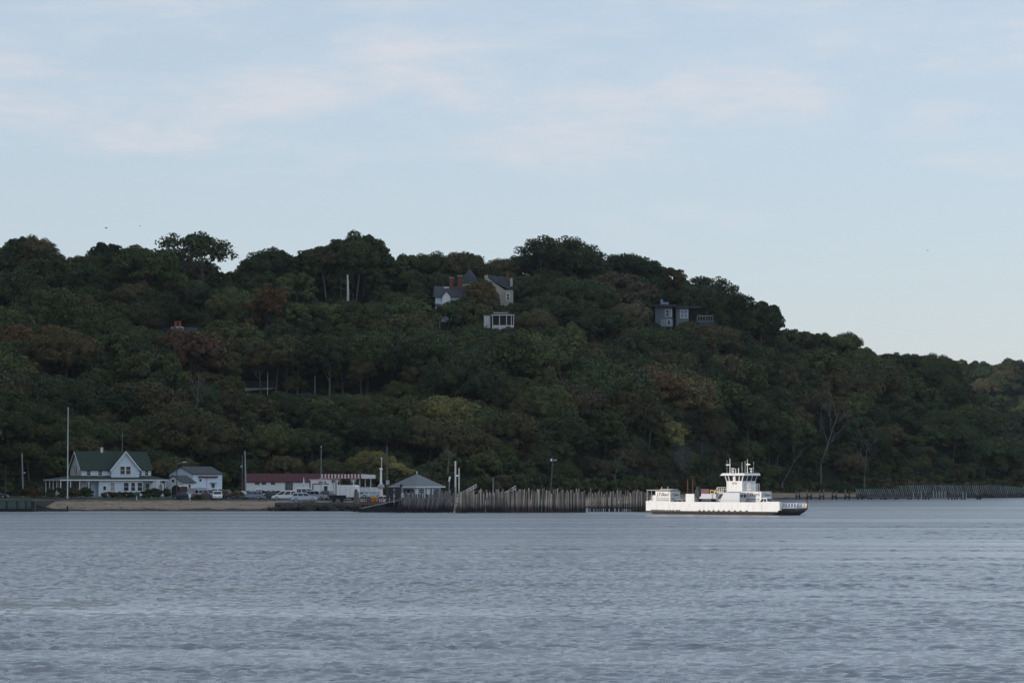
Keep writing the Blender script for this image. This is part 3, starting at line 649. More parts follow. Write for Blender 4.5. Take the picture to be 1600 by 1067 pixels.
def red_shed():
    D = 612; xa, xb = GX(384, D), GX(522, D); gz = gnd(xa, D)
    h = thing('long_shed', 'long low white shed with a maroon roof at the foot of the wooded slope', 'shed', (xa, D, gz))
    L = xb - xa; b = MB(); gable_walls(b, 0, L, 0, 6, 0, 3.1, 4.7); b.build('wall', M['white'], h)
    r = MB(); gable_roof(r, 0, L, 0, 6, 3.1, 4.7, .3, .14); r.build('roof', M['redroof'], h)
    for px in (402.5, 413, 427): x = GX(px, D) - xa; window('w', h, x - .32, x + .32, 2.6, 3.0, 0, frame=M['darkroof'], mull=False)
    for px in (449, 452.5, 456): x = GX(px, D) - xa; window('w', h, x - .2, x + .2, 1.2, 2.8, 0, frame=M['galv'])
red_shed()
def snack_bar():
    D = 588; xa, xb = GX(484, D), GX(516, D); gz = gnd(xa, D)
    h = thing('snack_bar', 'small flat-roofed white building with maroon frame trim left of the striped canopy', 'building', (xa, D, gz))
    L = xb - xa; ht = GZ(749.5, D) - gz; b = MB(); b.box(0, L, 0, 5, 0, ht); b.build('wall', M['white'], h)
    r = MB(); r.box(-.1, L + .1, -.1, 5.1, ht, ht + .12); r.build('roof', M['whitestripe'], h)
    t = MB(); t.box(-.02, .22, -.05, 0, 0, ht - .05); t.box(.6, .8, -.05, 0, 0, ht - .75); t.box(.8, L - .2, -.06, 0, ht - .9, ht - .72); t.build('trim', M['maroon'], h)
    s = MB(); s.box(1.9, 3.4, -.08, 0, ht - .6, ht - .35); s.build('sign_panel', M['maroon'], h)
    window('w', h, L - 1.5, L - .5, 1.2, 2.2, 0, mull=False)
snack_bar()
def canopy():
    D = 566; x0 = GX(502.5, D); gz = gnd(x0, D); rot = R(-14)
    h = thing('striped_canopy', 'open canopy with a red and white striped valance on white posts', 'canopy', (x0, D, gz), rot)
    zt, zb = GZ(740.5, D) - gz, GZ(747.5, D) - gz; L = (568 - 502.5) / FP * D / math.cos(rot); Wd = 8.5
    r = MB(); r.prism([(0, zb + .15), (Wd, zb + .15), (Wd, zt - .15), (0, zt - .02)], .06, L - .06, 'x'); r.build('roof', M['whitestripe'], h)
    n = 25; a, b_ = MB(), MB()
    for i in range(n):
        q = a if i % 2 == 0 else b_
        q.box(L * i / n + .001, L * (i + 1) / n - .001, -.06, .0, zb, zt)
    s1 = a.build('valance', M['whitestripe'], h); s2 = b_.build('valance_red_stripes', M['redstripe'], h)
    MB().box(L, L + .06, 0, Wd, zb, zt - .1).build('end_valance', M['whitestripe'], h); MB().box(-.06, 0, 0, Wd, zb, zt - .1).build('end_valance', M['whitestripe'], h)
    for i, (x, y, w_) in enumerate([(.35, .2, .2), (L * .375, .2, .2), (L * .77, .2, .2), (L * .2, 2.5, .16), (L * .28, 4.5, .16), (L * .84, 2.5, .14), (L * .9, 4.5, .14), (L * .98, 6, .14), (L * .5, 6, .12), (L * .6, 6, .12), (L * .7, 6, .12)]):
        q = MB(); q.box(x - w_ / 2, x + w_ / 2, y - w_ / 2, y + w_ / 2, 0, zb + .14)
        if i < 3:
            q.bar((x, y, zb - .75), (x - .75, y, zb + .05), .12); q.bar((x, y, zb - .75), (x + .75, y, zb + .05), .12)
        q.build('post', M['white'], h)
    g = thing('garden_umbrella', 'dark green garden umbrella open under the striped canopy', 'umbrella', (GX(546, D + 4), D + 4, gnd(GX(546, D + 4), D + 4)))
    q = MB(); q.tube([(0, 0, 0), (0, 0, 3.1)], .04, 6); q.build('pole', M['white'], g)
    q = MB(); q.tube([(0, 0, 2.3), (0, 0, 3.1)], [1.5, .05], 8); q.build('umbrella_top', M['green'], g)
canopy()
def fence_white():
    D = 558; xa, xb = GX(560, D), GX(593, D); gz = gnd(xa, D)
    h = thing('picket_fence', 'white picket fence between the striped canopy and the white column', 'fence', (xa, D, gz))
    L = xb - xa; zt = GZ(760.5, D) - gz; n = 17; r = MB()
    for i in range(n): x = L * (i + .5) / n; r.prism([(x - .08, 1.4), (x + .08, 1.4), (x + .08, zt - .1), (x, zt + .1 * (i % 2)), (x - .08, zt - .1)], -.03, .02)
    r.box(0, L, .025, .07, zt - .5, zt - .38); r.box(0, L, .025, .07, 1.6, 1.72); r.build('pickets', M['paleclap'] if 'paleclap' in M else M['white'], h)
    for x in (0, L / 2, L): q = MB(); q.box(x - .07, x + .07, .08, .2, 0, zt); q.build('post', M['white'], h)
fence_white()
def hip_pavilion():
    D = 572; x0 = GX(650, D); gz = gnd(x0, D)
    h = thing('hip_roof_pavilion', 'square pavilion with a grey pyramid roof behind the timber piles', 'pavilion', (x0, D + 6, gz), R(45))
    D2 = D; ze, za = GZ(760, D) - gz, GZ(740, D) - gz; s = (698 - 608) / FP * D / 2 / math.sqrt(2) * 1.0
    r = MB()
    c = [(-s, -s), (s, -s), (s, s), (-s, s)]
    for i in range(4): j = (i + 1) % 4; r.face([(*c[i], ze), (*c[j], ze), (0, 0, za)])
    r.face([(*q, ze) for q in c[::-1]]); r.build('roof', M['greyroof'], h)
    f = MB()
    for i in range(4): j = (i + 1) % 4; f.bar((*c[i], ze - .08), (*c[j], ze - .08), .1, .22)
    f.build('fascia', M['white'], h)
    v = MB(); v.tube([(0, 0, za - .1), (0, 0, za + .35)], .1, 6); v.ball((0, 0, za + .4), .14); v.build('finial', M['white'], h)
    q = s - .7; b = MB(); b.box(-q, q, -q, q, 0, ze - .01); b.build('wall', M['clap'], h)
    # faces towards the water: local -y (to the left) and local -x
    d = MB(); d.box(-.1 + q - 1.6, q - .5, -q - .05, -q - .004, .05, ze - .5); d.build('door', M['bluedoor'], h)
    window('w', h, -q + .6, -q + 2.2, 1.0, ze - .5, -q); window('w', h, -q + .4, q - 2.2, 1.0, ze - .45, -q, axis='x', mull=False, glass=M['blackish'])
hip_pavilion()

# ------------------------------------------------------------------ poles, lamps, column
def pole(name, label, cat, px, py0, py1, D, r0, m, r1=None, lean=0, group=None, extra=None, on=None):
    x = GX(px, D); z0 = gnd(x, D) if on is None else on; zt = GZ(py0, D)
    h = thing(name, label, cat, (x, D, z0), 0, group)
    q = MB(); q.tube([(0, 0, -.3), (lean * .5, 0, (zt - z0) / 2), (lean, 0, zt - z0)], [r0, (r0 + (r1 or r0 * .6)) / 2, r1 or r0 * .6], 8); q.build('shaft', m, h)
    if extra: extra(h, zt - z0)
    return h
def truck_ball(h, z): q = MB(); q.ball((0, 0, z + .05), .12); q.build('finial', M['white'], h)
def insul(h, z):
    q = MB(); q.box(-.55, .55, -.06, .06, z - .7, z - .58); q.build('crossarm', M['utility'], h)
    for x in (-.5, 0.4): i = MB(); i.tube([(x, 0, z - .58), (x, 0, z - .42)], .05, 6); i.build('insulator', M['galv'], h)
pole('flagpole', 'tall white flagpole on the lawn before the pale blue farmhouse', 'flagpole', 106.5, 638, 778, 558, .13, M['white'], .06, extra=truck_ball)
pole('utility_pole', 'grey leaning utility pole left of the pale blue farmhouse', 'utility pole', 37.5, 708, 772, 580, .17, M['galv'], .12, -.35, extra=lambda h, z: MB().box(.05, .4, -.1, .1, z - 4.1, z - 3.85).build('bracket', M['white'], h))
pole('utility_pole', 'dark wooden pole at the left edge before the trees', 'utility pole', 9.5, 726, 772, 596, .15, M['bark'], .1)
def arm_lamp(h, z):
    q = MB(); q.tube([(0, 0, z - 1.2), (.6, 0, z - .85), (1.3, 0, z - .75)], .05, 6); q.build('lamp_arm', M['galv'], h)
    q = MB(); q.prism([(1.15, z - .85), (1.95, z - .8), (1.9, z - .68), (1.3, z - .66)], -.17, .17); q.build('lamp_head', M['white'], h)
pole('street_lamp', 'street lamp with curved arm on a brown pole by the garage', 'street lamp', 277, 716, 772, 568, .12, M['utility'], extra=arm_lamp)
pole('utility_pole', 'darker of the two utility poles near the tan bush', 'utility pole', 379, 710, 776, 574, .15, M['utility'], .12, extra=lambda h, z: MB().box(-.35, .1, -.12, .12, z - 2.6, z - 2.2).build('transformer', M['galv'], h))
pole('utility_pole', 'paler and taller utility pole with crossarm near the tan bush', 'utility pole', 385, 704, 776, 566, .16, M['galv'], .11, -.25, extra=insul)
pole('utility_pole', 'thin dark pole standing before the long red-roofed shed', 'utility pole', 446.5, 716, 770, 600, .10, M['utility'])
pole('flagpole', 'slim bare flagpole at the left end of the striped canopy', 'flagpole', 502, 698, 770, 562, .07, M['galv'], .05, extra=truck_ball)
pole('utility_pole', 'tall tapering timber mast right of the white column', 'mast', 606, 697, 792, 512, .24, M['utility'], .12, -.15,
     extra=lambda h, z: MB().box(-.3, .3, -.25, .25, z - 6.9, z - 6.1).build('junction_box', M['galv'], h))
pole('utility_pole', 'taller pale pole rising from the lashed pile cluster', 'mast', 712, 720, 780, 506, .17, M['galv'], .15, on=-.5,
     extra=lambda h, z: MB().box(.1, .45, -.1, .1, z - 2.7, z - 2.5).build('bracket', M['white'], h))
pole('utility_pole', 'shorter pale pole rising just right of the taller pole in the lashed pile cluster', 'mast', 717.5, 731, 780, 508, .13, M['galv'], .11, on=-.5)
pole('utility_pole', 'short timber post with a flat crossbar behind the long pile wall', 'post', 770.5, 746, 790, 540, .15, M['greytimber'], .14,
     extra=lambda h, z: MB().box(-1.1, .6, -.08, .08, z - .1, z + .05).build('crossarm', M['darktimber'], h))
def pier_lamp(h, z):
    q = MB(); q.box(-.5 + .75, .75 + .5, -.1, .1, z - 1.4, z - 1.3); q.build('crossarm', M['utility'], h)
    q = MB(); q.prism([(.9, z - .75), (1.5, z - .65), (1.45, z - .4), (.9, z - .42)], -.15, .15); q.build('lamp_head', M['galv'], h)
    q = MB(); q.box(.3, .62, -.15, .15, z - .75, z - .3); q.build('loudspeaker', M['white'], h)
pole('street_lamp', 'leaning lamp pole with crossarm above the middle of the long pile wall', 'street lamp', 857.5, 714, 790, 526, .16, M['utility'], .12, .75, extra=pier_lamp)
pole('lamp_post', 'short white lamp on a slanting post right of the pyramid-roofed pavilion', 'lamp', 700, 745, 790, 520, .09, M['galv'], .07, .3,
     extra=lambda h, z: MB().tube([(.2, 0, z - .9), (.34, 0, z - .1), (.36, 0, z + .1)], [.14, .22, .1], 6).build('lamp_head', M['white'], h))
def column():
    D = 546; x = GX(595.5, D); gz = gnd(x, D); z = lambda py: GZ(py, D) - gz
    h = thing('light_column', 'white lighthouse-shaped column with a thin finial beside the pyramid-roofed pavilion', 'column', (x, D, gz))
    q = MB(); q.tube([(0, 0, 0), (0, 0, z(763))], [.42, .36], 10); q.build('plinth', M['whitestripe'], h)
    q = MB(); q.tube([(0, 0, z(763)), (0, 0, z(761)), (0, 0, z(758)), (0, 0, z(756))], [.45, .68, .62, .35], 12); q.build('base', M['galv'], h)
    q = MB(); q.tube([(0, 0, z(757)), (0, 0, z(734))], [.24, .19], 12); q.build('column_shaft', M['white'], h)
    q = MB(); q.tube([(0, 0, z(734.5)), (0, 0, z(733.5)), (0, 0, z(731.5)), (0, 0, z(730.5))], [.2, .34, .3, .1], 12); q.build('capital', M['white'], h)
    q = MB(); q.tube([(.1, 0, z(731)), (.1, 0, z(717))], .055, 6); q.ball((.1, 0, z(716)), .16); q.build('finial', M['white'], h)
column()
def umbrella():
    D = 568; x = GX(475, D); h = thing('garden_umbrella', 'tall closed white garden umbrella before the long red-roofed shed', 'umbrella', (x, D, gnd(x, D)))
    z = lambda py: GZ(py, D) - gnd(x, D)
    q = MB(); q.tube([(0, 0, 0), (0, 0, z(746))], .04, 6); q.build('pole', M['white'], h)
    q = MB(); q.tube([(0, 0, z(760)), (0, 0, z(757)), (0, 0, z(745))], [.1, .2, .03], 8); q.build('umbrella_top', M['white'], h)
umbrella()
def post_sign(px, py0, D, lab, sm_, pm, w_=.6, hh=.7):
    x = GX(px, D); gz = gnd(x, D); z = GZ(py0, D) - gz; h = thing('post_sign', lab, 'sign', (x, D, gz))
    MB().box(-.07, .07, -.05, .05, 0, z).build('post', pm, h); MB().box(-w_ / 2, w_ / 2, -.09, -.055, z - hh, z).build('sign_panel', sm_, h)
post_sign(214.5, 769, 545, 'small green sign on a white post at the lawn edge', M['green'], M['white'])
post_sign(297.5, 771.5, 544, 'small blank white sign on a post above the beach', M['white'], M['white'], .5, .6)

# ------------------------------------------------------------------ timber piles, walls, dock
def pile_meshes(n, hgt, r):
    out = []
    for i in range(n):
        q = MB(); rr = r * rnd.uniform(.85, 1.2); a, c = jit(.06), jit(.06)
        q.tube([(0, 0, -1.5), (a, c, hgt * .5), (a * 1.3, c, hgt - .06), (a * 1.3 + .03, c, hgt)], [rr * 1.1, rr, rr * .93, rr * .7], 8)
        o = q.build('pile', M['pile'], smooth=False); out.append(o.data); bpy.data.objects.remove(o)
    return out
PILES = pile_meshes(7, 4.0, .17)
def add_pile(parent, x, y, h, r=1.0, rx=0, ry=0, name='pile', z=0):
    o = bpy.data.objects.new(name, rnd.choice(PILES)); COL.objects.link(o); o.parent = parent; o.location = (x, y, z)
    o.scale = (r, r, h / 4.0); o.rotation_euler = (rx, ry, rnd.uniform(0, 6)) if not (rx or ry) else (rx, ry, 0); return o
def pile_wall(lab, pa, pb, Da, Db, tops, n, r=1.0, walers=(), gap=0, jump=.5):
    xa, xb = GX(pa, Da), GX(pb, Db); h = thing('pile_wall', lab, 'pile wall', (xa, Da, 0)); L = math.hypot(xb - xa, Db - Da); a = math.atan2(Db - Da, xb - xa); h.rotation_euler = (0, 0, a)
    for i in range(n):
        t = (i + .5 + jit(.25)) / n; px = pa + (pb - pa) * t; D = Da + (Db - Da) * t
        zt = GZ(float(np.interp(px, *zip(*tops))) - (rnd.uniform(-1.6, 1) * 4.5 * jump if rnd.random() < .8 else rnd.choice((7, -9)) * jump), D)
        add_pile(h, L * t, jit(.12), zt, r * rnd.uniform(.8, 1.2), rx=jit(.02), ry=jit(.035))
    for (z, t0, t1, m) in walers:
        q = MB(); q.box(L * t0, L * t1, .26, .5, z - .15, z + .15); q.build('waler', m, h)
    return h
pile_wall('long wall of close-set grey timber piles right of the lashed pile cluster', 729, 845, 500, 500, [(729, 768), (760, 766), (845, 765)], 58, 1.0, [(1.1, 0, 1, M['darktimber']), (2.6, 0, 1, M['darktimber'])])
pile_wall('timber pile wall under and right of the leaning lamp pole', 846, 915, 500, 501, [(845, 766), (915, 766)], 33, 1.0, [(1.1, 0, 1, M['darktimber']), (2.6, 0, 1, M['darktimber'])])
pile_wall('thinner gapped pile wall with white planks just left of the ferry', 919, 990, 515, 515, [(919, 766), (990, 767)], 24, .8, [(1.75, 0, 1, M['whitestripe']), (.7, 0, 1, M['darktimber'])])
pile_wall('tight clump of grey piles hidden partly by the ferry stern', 989, 1014, 511, 511, [(989, 765), (1014, 768)], 16, 1.0, [(1.0, 0, 1, M['darktimber'])], jump=.25)
pile_wall('row of upright grey piles behind the raking fender piles', 632, 708, 512, 512, [(632, 768), (700, 766), (708, 765)], 34, 1.0, [(2.2, 0, 1, M['greytimber'])], jump=.6)
def raking():
    xa, xb, D = GX(622, 500), GX(710, 500), 500
    h = thing('raking_fender', 'row of raking fender piles leaning right beneath a plank walkway', 'fender piles', (xa, D, 0)); L = xb - xa
    for i in range(24): add_pile(h, L * (i + .5 + jit(.2)) / 24 - .25, jit(.1), 2.45 + jit(.15), 1.1 * rnd.uniform(.8, 1.2), ry=R(rnd.uniform(7, 17)))
    q = MB(); q.box(.2, L * .85, .05, 1.8, 2.35, 2.5); q.build('walkway', M['greytimber'], h)
    q = MB(); q.box(0, L, .3, .6, .9, 1.2); q.build('waler', M['darktimber'], h)
raking()
def dolphin():
    D = 497; x = GX(720, D); h = thing('pile_cluster', 'lashed cluster of tall grey timber piles at the corner of the slip', 'pile cluster', (x, D, 0))
    for i in range(13):
        a = 2 * math.pi * i / 13; add_pile(h, .8 * math.cos(a), .5 * math.sin(a), GZ(769 + 1.6 * math.cos(a) * -1, D) + jit(.2), 1.15, rx=-.06 * math.sin(a), ry=.05 + .05 * -math.cos(a))
    q = MB()
    for z in (1.7, 2.9): q.tube([(1.0 * math.cos(a), .68 * math.sin(a), z) for a in np.linspace(0, 2 * math.pi, 17)], .05, 5)
    q.build('lashing', M['darktimber'], h)
dolphin()
def bigpost(px, py0, D, r, lab, ry=0):
    x = GX(px, D); h = thing('mooring_pile', lab, 'mooring pile', (x, D, 0)); zt = GZ(py0, D)
    q = MB(); q.tube([(0, 0, -1), (ry, 0, zt * .7), (ry * 1.3, 0, zt)], [r, r * .95, r * .75], 10); q.build('shaft', M['pile'], h)
    q = MB(); q.tube([(ry * 1.3, 0, zt - .35), (ry * 1.3, 0, zt - .28)], r * .9, 10); q.build('band', M['darktimber'], h)
bigpost(552.5, 768, 512, .22, 'slimmer pale mooring pile left of its thick neighbour', .25)
bigpost(556, 764, 515, .34, 'thick grey-green mooring pile beside the white box trailer', .05)
bigpost(559, 768, 518, .3, 'dark mooring pile right behind the thick grey-green one', 0)
def gantry():
    D = 507; xa = GX(606, D); h = thing('timber_gantry', 'dark timber gantry with crossed braces over the ferry ramp', 'gantry', (xa, D, 0))
    P_ = lambda px: GX(px, D) - xa
    for px in (606, 612, 620, 624.5):
        q = MB(); q.box(P_(px) - .28, P_(px) + .28, -.25, .25, -1, GZ(763, D)); q.build('post', M['darktimber'], h)
    q = MB(); q.box(P_(604), P_(627), -.3, .3, GZ(763, D), GZ(760.5, D)); q.build('beam', M['darktimber'], h)
    q = MB(); q.box(P_(606), P_(625), -.12, .12, GZ(773, D), GZ(771.5, D)); q.build('crossbeam', M['darktimber'], h)
    q = MB(); q.bar((P_(612), -.1, GZ(772, D)), (P_(620), -.1, GZ(765, D)), .2); q.bar((P_(612), .1, GZ(765, D)), (P_(620), .1, GZ(772, D)), .2); q.build('brace', M['darktimber'], h)
    q = MB(); q.ball((P_(627), 0, GZ(758.5, D)), .28); q.build('sheave', M['blackish'], h)
    q = MB()
    for i in range(5): q.box(P_(627.5), P_(630), -.1, .1, GZ(764 + i * 2.6, D), GZ(763.4 + i * 2.6, D))
    q.box(P_(629.4), P_(630), -.1, .1, GZ(776, D), GZ(763, D)); q.build('ladder', M['white'], h)
gantry()
def ramp():
    D = 505; xa = GX(562, D); h = thing('ferry_ramp', 'grey ferry loading ramp sloping up to the timber gantry over a dark float', 'ramp', (xa, D, 0)); P_ = lambda px: GX(px, D) - xa
    q = MB(); q.prism([(P_(562), GZ(794, D)), (P_(630), GZ(790.5, D)), (P_(630), -1), (P_(562), -1)], -2.5, 2.5); q.build('float', M['blackish'], h)
    q = MB(); q.prism([(P_(566), GZ(794, D)), (P_(626), GZ(781, D)), (P_(626), GZ(780, D)), (P_(566), GZ(793, D))], -2.2, 2.2); q.build('ramp_deck', M['galv'], h)
    q = MB()
    for i in range(9):
        t = i / 8; x = P_(562) + (P_(626) - P_(562)) * t; q.box(x - .07, x + .07, 2.3, 2.45, .3, GZ(781, D))
    q.box(P_(562), P_(626), 2.46, 2.55, GZ(782, D), GZ(781, D)); q.box(P_(562), P_(626), 2.46, 2.55, GZ(786, D), GZ(785, D)); q.build('railing', M['rust'], h)
ramp()
def railing(lab, pa, pb, D, zb, zt, n, m, cap=True):
    xa, xb = GX(pa, D), GX(pb, D); L = xb - xa; h = thing('railing', lab, 'railing', (xa, D, 0))
    for i in range(n + 1): x = L * i / n; MB().box(x - .06, x + .06, -.06, .06, zb, zt).build('post', m, h)
    q = MB(); q.box(0, L, -.1, -.062, zt - .18, zt - .02); q.box(0, L, -.1, -.062, (zb + zt) / 2 - .07, (zb + zt) / 2 + .07); q.build('rail', m, h)
railing('pale timber railing at the left end of the quay above the rocks', 433, 472, 530, .5, GZ(781, 530), 5, M['galv'])
railing('low grey railing along the quay in front of the white box trailer', 474, 549, 532, .5, GZ(786, 532), 8, M['utility'])
railing('brown railing around the dock behind the ferry ramp', 562, 604, 530, .8, GZ(778, 530), 7, M['rust'])
def quay():
    xs_ = []; D0 = 527; xa, xb = GX(430, D0), GX(632, D0)
    h = thing('quay_wall', 'dark timber quay wall running from the rocks to the ferry ramp', 'quay', (xa, D0, 0))
    q = MB(); q.box(0, xb - xa, 0, 14, -1.2, 1.45); q.build('quay_fill', M['rock'], h)
    q = MB(); q.box(0, xb - xa, -.25, 0, 1.1, 1.5); q.build('cap', M['utility'], h)
    for i in range(26): q = MB(); x = (xb - xa) * (i + .5) / 26; q.box(x - .13, x + .13, -.3, -.26, -1, 1.1); q.build('plank_post', M['darktimber'], h)
quay()
ROCKS = []
for k in range(6):
    bm = bmesh.new(); bmesh.ops.create_icosphere(bm, subdivisions=1, radius=.5)
    for v in bm.verts: v.co *= rnd.uniform(.7, 1.25); v.co.z *= .7
    ROCKS.append(([v.co.copy() for v in bm.verts], [[v.index for v in f.verts] for f in bm.faces])); bm.free()
def riprap(name, lab, spots):
    q = MB()
    for x, y, z, s_ in spots:
        vs, fs = rnd.choice(ROCKS); b = len(q.v); m = Matrix.Rotation(rnd.uniform(0, 6), 3, 'Z') @ Matrix.Rotation(rnd.uniform(0, 6), 3, 'X')
        q.v += [tuple((m @ v) * s_ + Vector((x, y, z))) for v in vs]; q.f += [tuple(b + i for i in f) for f in fs]; q.mi += [0] * len(fs)
    tag(q.build(name, M['rock']), lab, 'rocks', kind='stuff')
riprap('beach_debris', 'dark stones and weed scattered along the sandy beach', [(GX(px, D), D, gnd(GX(px, D), D), rnd.uniform(.08, .32)) for px, D in [(60 + 365 * rnd.random(), rnd.choice((525.5, 531, 538)) + jit(.9)) for _ in range(220)]])
riprap('riprap', 'dark broken rock along the water below the quay railings', [(GX(px, D), D, rnd.uniform(-.1, .8 if px > 436 else .3), rnd.uniform(.5, 1.5)) for px, D in [(420 + 142 * rnd.random(), 524 + jit(2.5)) for _ in range(330)]])
def truss(px0, py0, px1, py1, D, lab):
    x0 = GX(px0, D); z0, z1 = GZ(py0, D), GZ(py1, D); x1 = GX(px1, D) - x0; h = thing('gangway_truss', lab, 'gangway', (x0, D, 0))
    q = MB()
    for y in (0, 1.0):
        for dz in (0, .55): q.bar((0, y, z0 + dz), (x1, y, z1 + dz), .08)
        for i in range(6):
            t = i / 5; a = Vector((x1 * t, y, z0 + (z1 - z0) * t)); q.bar(a, a + Vector((0, 0, .55)), .05)
            if i < 5: q.bar(a, Vector((x1 * (t + .2), y, z0 + (z1 - z0) * (t + .2) + .55)), .04)
    q.build('truss_frame', M['white'], h)
    q = MB(); q.bar((x1 * .8, .5, -.5), (x1 * .8, .5, z1), .2); q.build('support', M['greytimber'], h)
truss(723, 773, 744, 761, 522, 'white tilted gangway frame above the piles right of the lashed cluster')
truss(787, 775, 806, 763, 524, 'white tilted gangway frame above the long pile wall left of the leaning lamp pole')

# left bulkhead and groyne
def bulkhead():
    D = 514; xa = GX(-70, D); xb = GX(52, D); h = thing('bulkhead', 'green sheet-pile bulkhead with timber posts at the left edge of the shore', 'bulkhead', (xa, D, 0)); L = xb - xa
    q = MB(); q.box(0, L, 0, .12, -1, GZ(782, D)); q.build('sheet_panel', M['teal'], h)
    q = MB(); q.box(0, L, -.05, .3, GZ(782, D), GZ(781, D)); q.build('cap', M['darktimber'], h)
    q = MB(); q.box(0, L, -.5, 0, -1, .55); q.build('weed_ledge', M['blackish'], h)
    for px in (-52, -36, -20, -4, 12, 28, 42, 51): x = GX(px, D) - xa; MB().box(x - .15, x + .15, -.25, 0, -1, GZ(782.5, D)).build('post', M['darktimber'], h)
    q = MB(); q.box(0, L + .3, .31, 34, -1, 1.9); q.build('backfill', M['rock'], h)
    g = thing('groyne', 'low dark timber groyne running down the beach to a short post', 'groyne', (GX(52, 517), 517, 0)); x = GX(112, 521) - GX(52, 517)
    MB().prism([(0, -1), (x, -1), (x, .25), (x * .5, .6), (0, 1.5)], -.15, .15).build('plank_panel', M['darktimber'], g)
    MB().box(x - .12, x + .12, -.15, .15, -1, .95).build('post', M['blackish'], g)
bulkhead()

# ------------------------------------------------------------------ right shore
def right_shore():
    D = 806; prs = [1246, 1264, 1283, 1303, 1323, 1343]
    names = ['leftmost', 'second from left', 'third from left', 'fourth from left', 'fifth from left', 'rightmost']
    for i, px in enumerate(prs):
        d = D + (14 if i == 0 else 0)
        h = thing('timber_bent', names[i] + ' of the six dark twin-post timber bents right of the ferry', 'pier bent', (GX(px, d), d, 0), 0, 'twin-post bents of the old pier')
        g = .58 if i else .45
        for s in (-g, g): add_pile(h, s, 0, GZ(765 if i else 767, d) + jit(.25), 1.35)
        q = MB(); q.box(-g, g, -.1, .1, .75, 1.1); q.build('crossbeam', M['darktimber'], h)
    xa = GX(1352, D); h = thing('old_pier', 'low grey timber pier on piles in front of the green breakwater', 'pier', (xa, D, 0)); xb = GX(1508, D)
    q = MB(); q.box(0, xb - xa, -.6, 2.0, GZ(777, D), GZ(775.5, D)); q.build('deck', M['greytimber'], h)
    q = MB(); q.box(0, xb - xa, 1.5, 1.65, GZ(773.5, D), GZ(772.5, D)); q.build('rail', M['greytimber'], h)
    for px in [1356, 1361, 1375, 1380, 1383, 1398, 1402, 1418, 1422, 1434, 1441, 1445, 1450, 1481, 1486, 1490, 1494, 1501, 1506]:
        add_pile(h, GX(px, D) - xa, jit(.4), GZ(768 + jit(1.2), D), 1.1)
    for px in [1425.5, 1438, 1457, 1461.5, 1466, 1470, 1475, 1503, 1508]:
        q = MB(); x = GX(px, D) - xa; q.tube([(x, -.75, -1), (x, -.75, GZ(767.5 + jit(1), D))], .15, 8); q.build('white_pile', M['galv'], h)
    h = thing('mooring_pile', 'pair of bound dark piles standing alone off the end of the old pier', 'pile pair', (GX(1528, D), D, 0))
    for s in (-.35, .35): add_pile(h, s, 0, GZ(768, D), 1.6)
    q = MB(); q.box(-.9, .9, -.2, .2, .9, 1.3); q.build('waler', M['darktimber'], h)
    # green breakwater fence
    pts = [(1338, 850, 763), (1402, 856, 763), (1404, 857, 758), (1560, 880, 758), (1630, 905, 763)]
    xa, Da = GX(1338, 850), 850; h = thing('breakwater', 'green slatted timber breakwater fence along the right shore', 'breakwater', (xa, Da, 0))
    n = 96; q = MB(); pan = MB()
    for i in range(n):
        px = 1338 + 292 * i / (n - 1); D = float(np.interp(px, [p[0] for p in pts], [p[1] for p in pts])); py = float(np.interp(px, [p[0] for p in pts], [p[2] for p in pts]))
        x = GX(px, D) - xa; z = GZ(py, D)
        q = MB(); q.bar((x + .5, D - Da, .8), (x - .25, D - Da, z + jit(.1)), .2, .2); q.build('slat_post', M['slat'], h)
        if i:
            pan.face([(lx, ld + .15, .3), (x, D - Da + .15, .3), (x, D - Da + .15, z - .45), (lx, ld + .15, min(lz, z) - .45)])
        lx, ld, lz = x, D - Da, z
    pan.build('backing_panel', M['darktimber'], h)
    sp = []
    for i in range(420):
        px = 1338 + 300 * rnd.random(); k_ = rnd.random(); D = float(np.interp(px, [p[0] for p in pts], [p[1] for p in pts])) - .5 - 5 * k_
        sp.append((GX(px, D), D, .9 * (1 - k_) + jit(.2), rnd.uniform(.8, 1.8)))
    riprap('riprap', 'dark rock heap at the foot of the green slatted breakwater', sp)
    # stairs down the bluff
    D = 846; xa = GX(1198, D); h = thing('beach_stairs', 'long timber stairway descending the bluff to the beach right of the ferry', 'stairs', (xa, D, 0)); P_ = lambda px: GX(px, D) - xa
    a, b = Vector((P_(1198), 0, GZ(744, D))), Vector((P_(1228), 0, GZ(772, D)))
    q = MB(); n = 26
    for i in range(n): p = a.lerp(b, (i + .5) / n); q.box(p.x - .15, p.x + .15, -.6, .6, p.z - .04, p.z + .04)
    q.build('treads', M['greytimber'], h)
    for y in (-.65, .65): q = MB(); q.bar(a + Vector((0, y, 0)), b + Vector((0, y, 0)), .1, .3); q.bar(a + Vector((0, y, 1)), b + Vector((0, y, 1)), .08); q.build('stringer', M['utility'], h)
    for i in range(6):
        p = a.lerp(b, (i + .3) / 6)
        q = MB(); q.box(p.x - .09, p.x + .09, -.75, -.6, -.5, p.z + 1.2); q.build('post', M['utility'], h)
    q = MB(); q.box(P_(1190), P_(1200), -.9, .9, GZ(745, D), GZ(744, D)); q.build('landing', M['utility'], h)
    for px in (1190.5, 1199.5): MB().box(P_(px) - .1, P_(px) + .1, -.9, -.75, 0, GZ(745, D)).build('post', M['utility'], h)
    s = thing('bluff_hut', 'tiny grey-white hut at the top landing of the beach stairway', 'hut', (GX(1195.5, D + .2), D + .2, GZ(744, D)))
    MB().box(-.6, .6, -.5, .5, 0, 2.3).build('wall', M['galv'], s); MB().prism([(-.75, 2.3), (.75, 2.3), (.8, 2.5), (-.7, 2.75)], -.65, .65).build('roof', M['clapw'], s)
right_shore()

